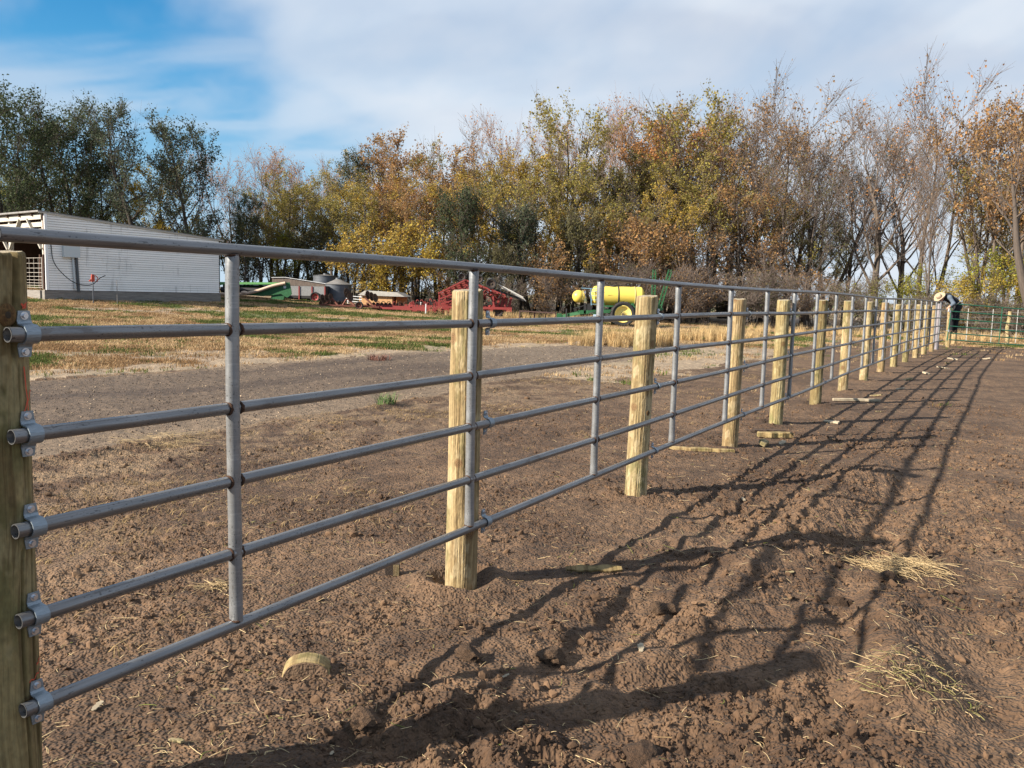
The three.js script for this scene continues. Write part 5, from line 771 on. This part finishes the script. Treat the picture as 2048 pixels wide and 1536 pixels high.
{ // short dead lawn with green patches
  const R = rng(900), lots = [[], []], green = [];
  for (let i = 0; i < 120000; i++) {
    const d = 11 + 36 * Math.pow(R(), 0.9), a = (-36 + 72 * R()) * RAD, x = d * Math.sin(a), z = -d * Math.cos(a), s = toS(x, z), n = toN(x, z);
    if (zoneOf(s, n) !== 2) { if (R() > 0.02 || zoneOf(s, n) === 1) continue; }
    const strip = n - (12.3 - 0.16 * Math.max(0, s - 15)); if (s < 27 && strip < 0.75 + 1.2 * (noise(x * 0.8, z * 0.8, 255) - 0.3) && R() < 0.93) continue;
    const bareSpot = fbm(x * 0.33 + 17, z * 0.6, 3, 236); if (bareSpot > 0.62 && R() < 0.8) continue;
    const gp = greenPatch(x, z), isG = R() < gp * 0.9 + 0.03, k = 0.7 + 0.6 * R(), p = fbm(x * 0.8, z * 0.8, 3, 230);
    const c = isG ? [0.095 * k, 0.122 * k, 0.032 * k] : mix3([0.28 * k, 0.175 * k, 0.09 * k], [0.48 * k, 0.35 * k, 0.20 * k], sstep(0.3, 0.7, p + (R() - 0.5) * 0.5));
    const t = { x, y: groundHeight(x, z) - 0.005, z, ry: R() * 6.283, s: (0.6 + 0.8 * R()) * (isG ? 1.25 : 1), c }; t.sy = t.s * (0.7 + 0.6 * R());
    lots[i % 2].push(t);
  }
  lots.forEach((l, i) => scatter('lawn_grass', bladeTuft(901 + i, 16, 0.055, 0.13, 0.006, 0.9), grassMat, l, i ? 'short tan and green grass of the lawn rising to the shed' : 'short dead grass tufts spread over the lawn', 'grass', true));
}
{ // tall dry grass clumps by the drive end and along the belt
  const R = rng(910), list = [], beds = [[2.6, -25.2, 0.7, 26, 0.40], [3.5, -25.8, 0.9, 50, 0.55], [4.3, -26.4, 0.6, 30, 0.55], [6.7, -29.6, 1.0, 40, 0.5], [8.2, -32, 1.0, 36, 0.4], [10.5, -37, 2.2, 60, 0.4], [14, -40, 2.5, 70, 0.4], [18, -40, 3.0, 80, 0.4], [21.5, -38.5, 2.5, 80, 0.42], [-2.6, -42, 1.4, 40, 0.35], [1.5, -42.5, 2, 70, 0.4], [-5, -43, 1.5, 40, 0.3]];
  for (const [bx, bz, br, cnt, h] of beds) for (let i = 0; i < cnt; i++) { const a = R() * 6.283, r = br * Math.sqrt(R()), x = bx + Math.cos(a) * r * 1.3, z = bz + Math.sin(a) * r * 0.6, k = 0.75 + 0.5 * R(); list.push({ x, y: landHeight(x, z), z, ry: R() * 6.283, s: h * (0.6 + 0.6 * R()), c: [0.56 * k, 0.41 * k, 0.215 * k] }); }
  scatter('tall_dry_grass', bladeTuft(911, 34, 1, 0.22, 0.010, 0.42), grassMat, list, 'tall straw coloured dry grass beyond the fence', 'grass', true);
}
{ // dead trash grass thrown over the soil near the drive
  const R = rng(915), list = [];
  for (let i = 0; i < 9000; i++) { const s = R() * 26, n = 2.6 + R() * 4.8, [x, z] = fromSN(s, n), p = fbm(x * 0.9 + 6, z * 0.9, 3, 251); if (zoneOf(s, n) !== 0 || p < 0.50 || R() > sstep(0.5, 0.66, p) * sstep(2.4, 6, n) ) continue; const k = 0.7 + 0.5 * R(); list.push({ x, y: groundHeight(x, z) - 0.006, z, ry: R() * 6.283, s: 0.5 + 0.7 * R(), sy: 0.3 + 0.5 * R(), c: [0.36 * k, 0.25 * k, 0.125 * k] }); }
  scatter('matted_grass', bladeTuft(916, 9, 0.05, 0.09, 0.003, 2.2), grassMat, list, 'matted dead grass over the soil beside the drive', 'grass', true);
}
function lump(seed, detail, amp) {      // an angular broken clod: noise plus a few flat cuts
  const g = new THREE.IcosahedronGeometry(1, detail), p = g.attributes.position, R = rng(seed), cuts = []; for (let i = 0; i < 6; i++) cuts.push([V(R() - 0.5, R() - 0.5, R() - 0.5).normalize(), 0.62 + 0.3 * R()]);
  for (let i = 0; i < p.count; i++) { const d = V(p.getX(i), p.getY(i), p.getZ(i)).normalize(); let k = 1 + amp * (noise(d.x * 1.6 + seed, d.y * 1.6 + d.z * 2.1, 700) - 0.5) * 2 + amp * 0.7 * (noise(d.x * 4 + seed, d.y * 4 - d.z * 4, 702) - 0.5) * 2; for (const [n, h] of cuts) { const q = d.dot(n) * k; if (q > h) k *= h / q; } p.setXYZ(i, d.x * k, d.y * k * 0.72, d.z * k); }
  g.computeVertexNormals(); return g;
}
const clodMat = std([1, 1, 1], { roughness: 0.98 });
{ // crumbs and clods of soil
  const R = rng(920), lots = [[], [], []];
  const put = (x, z, r, k) => { const s = toS(x, z), n = toN(x, z); const c = groundColour(0, x, z, s, n), m = 0.85 + 0.3 * R(); lots[k].push({ x, y: groundHeight(x, z) + r * 0.15, z, rx: R() * 6, ry: R() * 6, rz: R() * 6, sx: r * (0.7 + 0.7 * R()), sy: r * (0.6 + 0.5 * R()), sz: r * (0.7 + 0.6 * R()), c: [c[0] * m, c[1] * m, c[2] * m] }); };
  for (let i = 0; i < 70000; i++) {
    const d = 1.9 * Math.pow(15 / 1.9, Math.pow(R(), 1.05)), a = (-37 + 74 * R()) * RAD, x = d * Math.sin(a), z = -d * Math.cos(a), s = toS(x, z), n = toN(x, z); if (zoneOf(s, n) !== 0) continue;
    const patch = sstep(0.40, 0.62, fbm(x * 1.1 + 8, z * 1.1, 3, 111)), side = n < 2.1 ? 1 : 0.65; if (R() > (0.18 + 0.82 * patch) * side) continue;
    const u = R(), r = 0.0035 + 0.0045 * R() + (u > 0.86 ? 0.008 * R() : 0) + (u > 0.985 ? 0.014 * R() : 0); put(x, z, r * (0.8 + d * 0.05), i % 3);
  }
  for (let i = 0; i < 200; i++) { const s = 1.6 + R() * 9, n = -0.8 + 2.7 * R(), [x, z] = fromSN(s, n); put(x, z, 0.012 + 0.02 * R() * R(), i % 3); }
  for (let i = 0; i < 4200; i++) { const s = 1.7 + R() * 8, n = -0.6 + 2.6 * R(), [x, z] = fromSN(s, n), cl = fbm(x * 2.2 + 1, z * 2.2, 3, 271); if (cl < 0.55 || R() > sstep(0.55, 0.68, cl)) continue; put(x, z, 0.007 + 0.016 * R() * R(), i % 3); }
  lots.forEach((l, i) => scatter('soil_crumbs', lump(930 + i, 1, 0.32), clodMat, l, ['small crumbs of brown soil', 'rounded crumbs of loose soil', 'broken crumbs of turned soil'][i] + ' spread around the fence line', 'soil', true));
}
{ // gravel on the drive
  const R = rng(940), list = [];
  for (let i = 0; i < 15000; i++) { const s = -2 + R() * 26, n = 6.6 + R() * 6.2, [x, z] = fromSN(s, n); if (zoneOf(s, n) !== 1) continue; const u = R(), k = 0.6 + 0.8 * R(), r = 0.007 + 0.012 * R() * R(); list.push({ x, y: groundHeight(x, z) + r * 0.2, z, rx: R() * 6, ry: R() * 6, s: r, c: u > 0.9 ? [0.36 * k, 0.27 * k, 0.18 * k] : [0.10 * k, 0.072 * k, 0.054 * k] }); }
  scatter('drive_gravel', lump(941, 0, 0.35), std([1.1, 1.1, 1.1], { roughness: 0.95 }), list, 'loose gravel and pale chips on the dark drive', 'gravel', true);
}
const strawMat = new THREE.MeshPhysicalMaterial({ roughness: 0.75, side: THREE.DoubleSide, specularIntensity: 0.4 });
function strawGeo(seed, curl) { const R = rng(seed), P = [], I = [], n = 7; for (let i = 0; i <= n; i++) { const t = i / n - 0.5, x = t, z = curl * (t * t - 0.1) + (R() - 0.5) * 0.02, y = 0.10 * Math.sin(t * 5 + seed) * curl + 0.02; const w = 0.5 * (1 - Math.abs(t) * 0.6); P.push(x, y - 0.0, z - 0.02 * w, x, y + 0.025 * w, z, x, y, z + 0.02 * w); } for (let i = 0; i < n; i++) for (const k of [0, 1]) { const a = i * 3 + k; I.push(a, a + 3, a + 1, a + 1, a + 3, a + 4); } const g = new THREE.BufferGeometry(); g.setAttribute('position', new THREE.Float32BufferAttribute(P, 3)); g.setIndex(I); g.computeVertexNormals(); return g; }
const strawC = R => { const k = 0.6 + 0.55 * R(); return R() < 0.06 ? [0.20 * k, 0.22 * k, 0.05 * k] : R() < 0.25 ? [0.30 * k, 0.20 * k, 0.10 * k] : [0.50 * k, 0.38 * k, 0.21 * k]; };
{ // straw stems
  const R = rng(950), lots = [[], [], []];
  for (let i = 0; i < 8000; i++) { const d = 2 * Math.pow(22 / 2, Math.pow(R(), 0.9)), a = (-37 + 74 * R()) * RAD, x = d * Math.sin(a), z = -d * Math.cos(a), s = toS(x, z), n = toN(x, z); if (zoneOf(s, n) !== 0 || R() > 0.25 + 0.75 * sstep(0.4, 0.65, fbm(x * 0.8 + 2, z * 0.8, 3, 261))) continue; const L = 0.03 + 0.10 * R() * R() + (R() < 0.06 ? 0.12 * R() : 0), wd = 0.09 + 0.05 * R(); lots[i % 3].push({ x, y: groundHeight(x, z) - 0.001, z, ry: R() * 6.283, rx: (R() - 0.5) * 0.5, rz: (R() - 0.5) * 0.5, sx: L, sy: wd, sz: wd * (0.6 + R()), c: strawC(R) }); }
  for (let i = 0; i < 900; i++) { const s = 1.6 + R() * 9, n = -1.6 + 3.6 * R(), [x, z] = fromSN(s, n); if (R() > 0.2 + sstep(0.45, 0.65, fbm(x * 1.2 + 7, z * 1.2, 3, 263))) continue; const L = 0.05 + 0.13 * R() * R(), wd = 0.08 + 0.05 * R(); lots[i % 3].push({ x, y: groundHeight(x, z) + 0.001, z, ry: R() * 6.283, rx: (R() - 0.5) * 0.6, rz: (R() - 0.5) * 0.5, sx: L, sy: wd, sz: wd * (0.6 + R()), c: strawC(R) }); }
  lots.forEach((l, i) => scatter('straw', strawGeo(951 + i, 0.08 + 0.22 * i), strawMat, l, ['short straight straw stems', 'bent straw stems', 'curled straw stems'][i] + ' scattered over the brown soil', 'straw', true));
}
function strawHeap(name, label, s, n, count, rad, len, hgt, seed, tintGreen) {      // one small heap is one thing
  const R = rng(seed), [cx, cz] = fromSN(s, n), y = groundHeight(cx, cz), t = thing(name, label, 'straw heap', [cx, y, cz], 0), gs = [];
  for (let i = 0; i < count; i++) { const a = R() * 6.283, r = rad * Math.sqrt(R()), x = Math.cos(a) * r * 1.4, z = Math.sin(a) * r, gy = groundHeight(cx + x, cz + z) - y, L = len * (0.4 + 0.8 * R()), w = 0.0008 + 0.0007 * R(), yy = gy + 0.004 + hgt * R() * (1 - r / rad * 0.8), d = R() * 6.283, e = (R() - 0.4) * 0.5, m = [x + Math.cos(d) * L * 0.5, yy + e * L * 0.3 + 0.003, z + Math.sin(d) * L * 0.5], q = [x + Math.cos(d + 0.12) * L, Math.max(groundHeight(cx + x + Math.cos(d + 0.12) * L, cz + z + Math.sin(d + 0.12) * L) - y + 0.003, yy + e * L * 0.6), z + Math.sin(d + 0.12) * L]; gs.push(tube([[x, yy, z], m, q], w, 5, 3)); }
  const third = Math.ceil(gs.length / 2); const m1 = std([0.50, 0.37, 0.20], { roughness: 0.75 }), m2 = tintGreen ? std([0.22, 0.19, 0.07], { roughness: 0.8 }) : std([0.34, 0.24, 0.12], { roughness: 0.8 });
  tag(part('stems', gs.slice(0, third), m1, t), null, null, null, 'stuff'); tag(part('stems', gs.slice(third), m2, t), null, null, null, 'stuff');
}
strawHeap('straw_heap', 'largest loose heap of dry straw on the soil at the right side', 5.1, 0.42, 330, 0.17, 0.16, 0.06, 961);
strawHeap('straw_heap', 'thin half green straw tangle on the soil ridge, low at the right', 3.4, 0.2, 150, 0.17, 0.09, 0.025, 962, true);
strawHeap('straw_heap', 'small knot of pale straw behind the fence, near the first stay', 2.78, 3.22, 70, 0.06, 0.10, 0.05, 963);
strawHeap('straw_heap', 'flat straw wisp at the broken edge of the drive', 5.1, 6.65, 120, 0.25, 0.25, 0.06, 964);
{ // scraps of wood, each a thing
  const pale = std([0.62, 0.55, 0.42], { map: woodMap, bumpMap: woodBump, bumpScale: 0.004 }), grey = std([0.62, 0.58, 0.52], { map: woodMap, bumpMap: woodBump, bumpScale: 0.004 }), barkDark = std([0.085, 0.055, 0.04], { map: barkMap, bumpMap: soilBump, bumpScale: 0.01 }), bright = std([0.52, 0.43, 0.30], { map: barkMap, roughness: 0.8 });
  const lay = (name, label, cat, s, n, turn, build, group) => { const [x, z] = fromSN(s, n), t = thing(name, label, cat, [x, groundHeight(x, z), z], turn, group); build(t); return t; };
  const sliver = (L, w, th, seed) => { const R = rng(seed), top = [], bot = [], N = 9; for (let i = 0; i <= N; i++) { const t = i / N, x = (t - 0.5) * L; top.push([x, w * (0.35 + 0.5 * R()) * (1 - 0.5 * Math.abs(2 * t - 1) ** 3)]); bot.unshift([x, -w * (0.3 + 0.5 * R()) * (1 - 0.4 * Math.abs(2 * t - 1) ** 3)]); } return prism([...top, ...bot], th, th * 0.15).rotateX(-Math.PI / 2); };
  lay('wood_offcut', 'half round wooden offcut with dark underside lying on the soil', 'wood offcut', 2.33, 2.22, 0.15, t => { const o = [[-0.088, -0.01]]; for (let i = 0; i <= 10; i++) { const a = Math.PI * (1 - i / 10); o.push([Math.cos(a) * 0.083 * (1 + 0.04 * Math.sin(i * 5)), 0.010 + Math.sin(a) * 0.047 * (1 + 0.06 * Math.sin(i * 3.1))]); } o.push([0.088, -0.01]); const b = part('block', prism(o, 0.075, 0.004).translate(0, 0, -0.04), pale, t); const e = part('split_face', prism(o.map(q => [q[0] * 0.985, q[1] * 0.965]), 0.004, 0.001).translate(0, 0, 0.041), std([0.24, 0.15, 0.09], { map: barkMap, bumpMap: soilBump, bumpScale: 0.01 }), t); });
  lay('wood_chunk', 'small dark square wood chunk standing on the soil behind the bottom rail', 'wood chunk', 3.42, 2.66, 0.2, t => { part('block', box(0.075, 0.062, 0.05, 0, 0.03, 0), barkDark, t); part('cut_face', box(0.03, 0.058, 0.006, 0.018, 0.03, 0.029), grey, t); });
  lay('wood_splinter', 'flat split board splinter lying beside the shadow of the second post', 'board splinter', 4.05, 1.80, 0.12, t => { const m = part('board', sliver(0.30, 0.034, 0.012, 3), std([0.50, 0.43, 0.32], { map: woodMap, bumpMap: woodBump, bumpScale: 0.004 }), t); m.position.y = 0.02; m.rotation.x = 0.5; });
  lay('wood_slab', 'rounded wood slab lying at the foot of the fourth post', 'wood slab', 9.25, 2.05, 0.05, t => { part('slab', sliver(0.36, 0.07, 0.045, 4), pale, t).position.y = 0.008; });
  lay('wood_slab', 'short wood slab standing on edge nearest the fourth post', 'wood slab', 8.62, 2.02, 1.1, t => { const m = part('slab', sliver(0.18, 0.06, 0.03, 5), grey, t); m.position.y = 0.02; m.rotation.x = 0.4; });
  lay('wood_slab', 'long thin bright wood sliver between third and fourth post', 'wood sliver', 7.95, 2.45, -0.15, t => { part('slab', sliver(0.62, 0.06, 0.025, 6), pale, t).position.y = 0.01; });
  lay('wood_slab', 'dark bark strip lying just behind the rounded wood slab', 'bark strip', 9.55, 2.2, 0.1, t => { part('slab', sliver(0.4, 0.035, 0.02, 7), barkDark, t).position.y = 0.01; });
  lay('pale_board', 'long pale board lying beside the sixth post', 'board', 13.6, 1.85, 0.06, t => { part('board', sliver(0.72, 0.07, 0.03, 8), bright, t).position.y = 0.012; });
  const chips = [[12.5, 1.4, 0.10], [16.2, 1.5, 0.16], [6.1, 1.55, 0.06], [1.72, 2.2, 0.06], [1.73, 2.62, 0.05], [2.7, 1.55, 0.03], [18.4, 1.6, 0.3], [20.4, 1.4, 0.3], [22.5, 1.2, 0.3], [24.6, 1.2, 0.28], [26.8, 1.2, 0.3], [10.9, 1.75, 0.2], [4.6, 0.9, 0.05], [3.2, 1.2, 0.06], [8.9, 1.9, 0.12], [14.6, 1.7, 0.2], [28, 0.4, 0.3], [29, -1.2, 0.3], [2.05, 2.35, 0.03], [1.95, 1.75, 0.03]], R = rng(33);
  const where = ['beside the shadow stripes of the fifth post', 'past the seventh post foot', 'in front of the third post', 'by the first post foot, upturned', 'behind the first post foot', 'in front of the half round offcut', 'past the eighth post', 'past the ninth post', 'past the tenth post', 'past the eleventh post', 'past the twelfth post', 'at the fifth post foot', 'between second and third post shadows', 'on the ridge below the second post', 'under the bottom rail past the fourth post', 'at the sixth post foot', 'before the green gate', 'out in the open before the green gate', 'nearest the bottom edge left of the first shadow', 'nearest the first post shadow'];
  chips.forEach(([s, n, L], i) => lay('wood_chip', `pale wood chip lying on the soil ${where[i]}`, 'wood chip', s, n, R() * 6, t => { const m = part('chip', sliver(L, L * 0.3, L * 0.08, 40 + i), i % 3 ? bright : grey, t); m.position.y = 0.008; m.rotation.set((R() - 0.5) * 0.5, 0, (R() - 0.5) * 0.5); }));
  const clods = [[3.0, 1.52, 0.055, 'on the ridge between the first two shadow bands'], [2.15, 1.78, 0.055, 'at the edge of the nearest post shadow'], [3.72, 1.3, 0.05, 'round topped, right of the second post shadow'], [4.35, 0.6, 0.06, 'beside the grassy tangle'], [2.75, 1.75, 0.045, 'in front of the wood offcut'], [4.75, 0.45, 0.05, 'just left of the largest straw heap'], [2.5, 0.9, 0.06, 'in the nearest post shadow'], [2.3, 0.65, 0.05, 'low in the middle of the bottom edge']];
  clods.forEach(([s, n, r, wh], i) => { const [x, z] = fromSN(s, n), c = groundColour(0, x, z, s, n); single('soil_clod', lump(970 + i, 3, 0.28).scale(r * 1.25, r * 0.9, r), std([c[0] * 1.6, c[1] * 1.6, c[2] * 1.6], { map: soilGrain, bumpMap: soilBump, bumpScale: 0.02, roughness: 1 }), `large clod of brown soil ${wh}`, 'soil clod', [x, groundHeight(x, z) + r * 0.3, z], i * 1.3, 'large soil clods'); });
  // plants
  const tuft = (name, label, s, n, g, c, sc) => { const [x, z] = fromSN(s, n), m = std(c, { side: THREE.DoubleSide, roughness: 0.9 }), t = thing(name, label, 'weed', [x, groundHeight(x, z), z], 0); tag(part('blades', g, m, t), null, null, null, 'stuff').scale.setScalar(sc); };
  tuft('grass_tuft', 'single green grass tuft at the edge of the drive', 8.5, 6.75, bladeTuft(981, 90, 0.16, 0.12, 0.004, 1.2), [0.075, 0.13, 0.035], 1);
  tuft('weed_patch', 'low reddish weed at the far edge of the drive', 14.1, 11.4, bladeTuft(982, 80, 0.13, 0.24, 0.008, 1.6), [0.16, 0.07, 0.05], 1);
  tuft('grass_tuft', 'small green weed on the tan ground behind the third post', 13.6, 6.2, bladeTuft(983, 40, 0.1, 0.1, 0.006, 1.2), [0.09, 0.14, 0.035], 1);
}
console.log('litter done');

renderer.render(scene, camera);
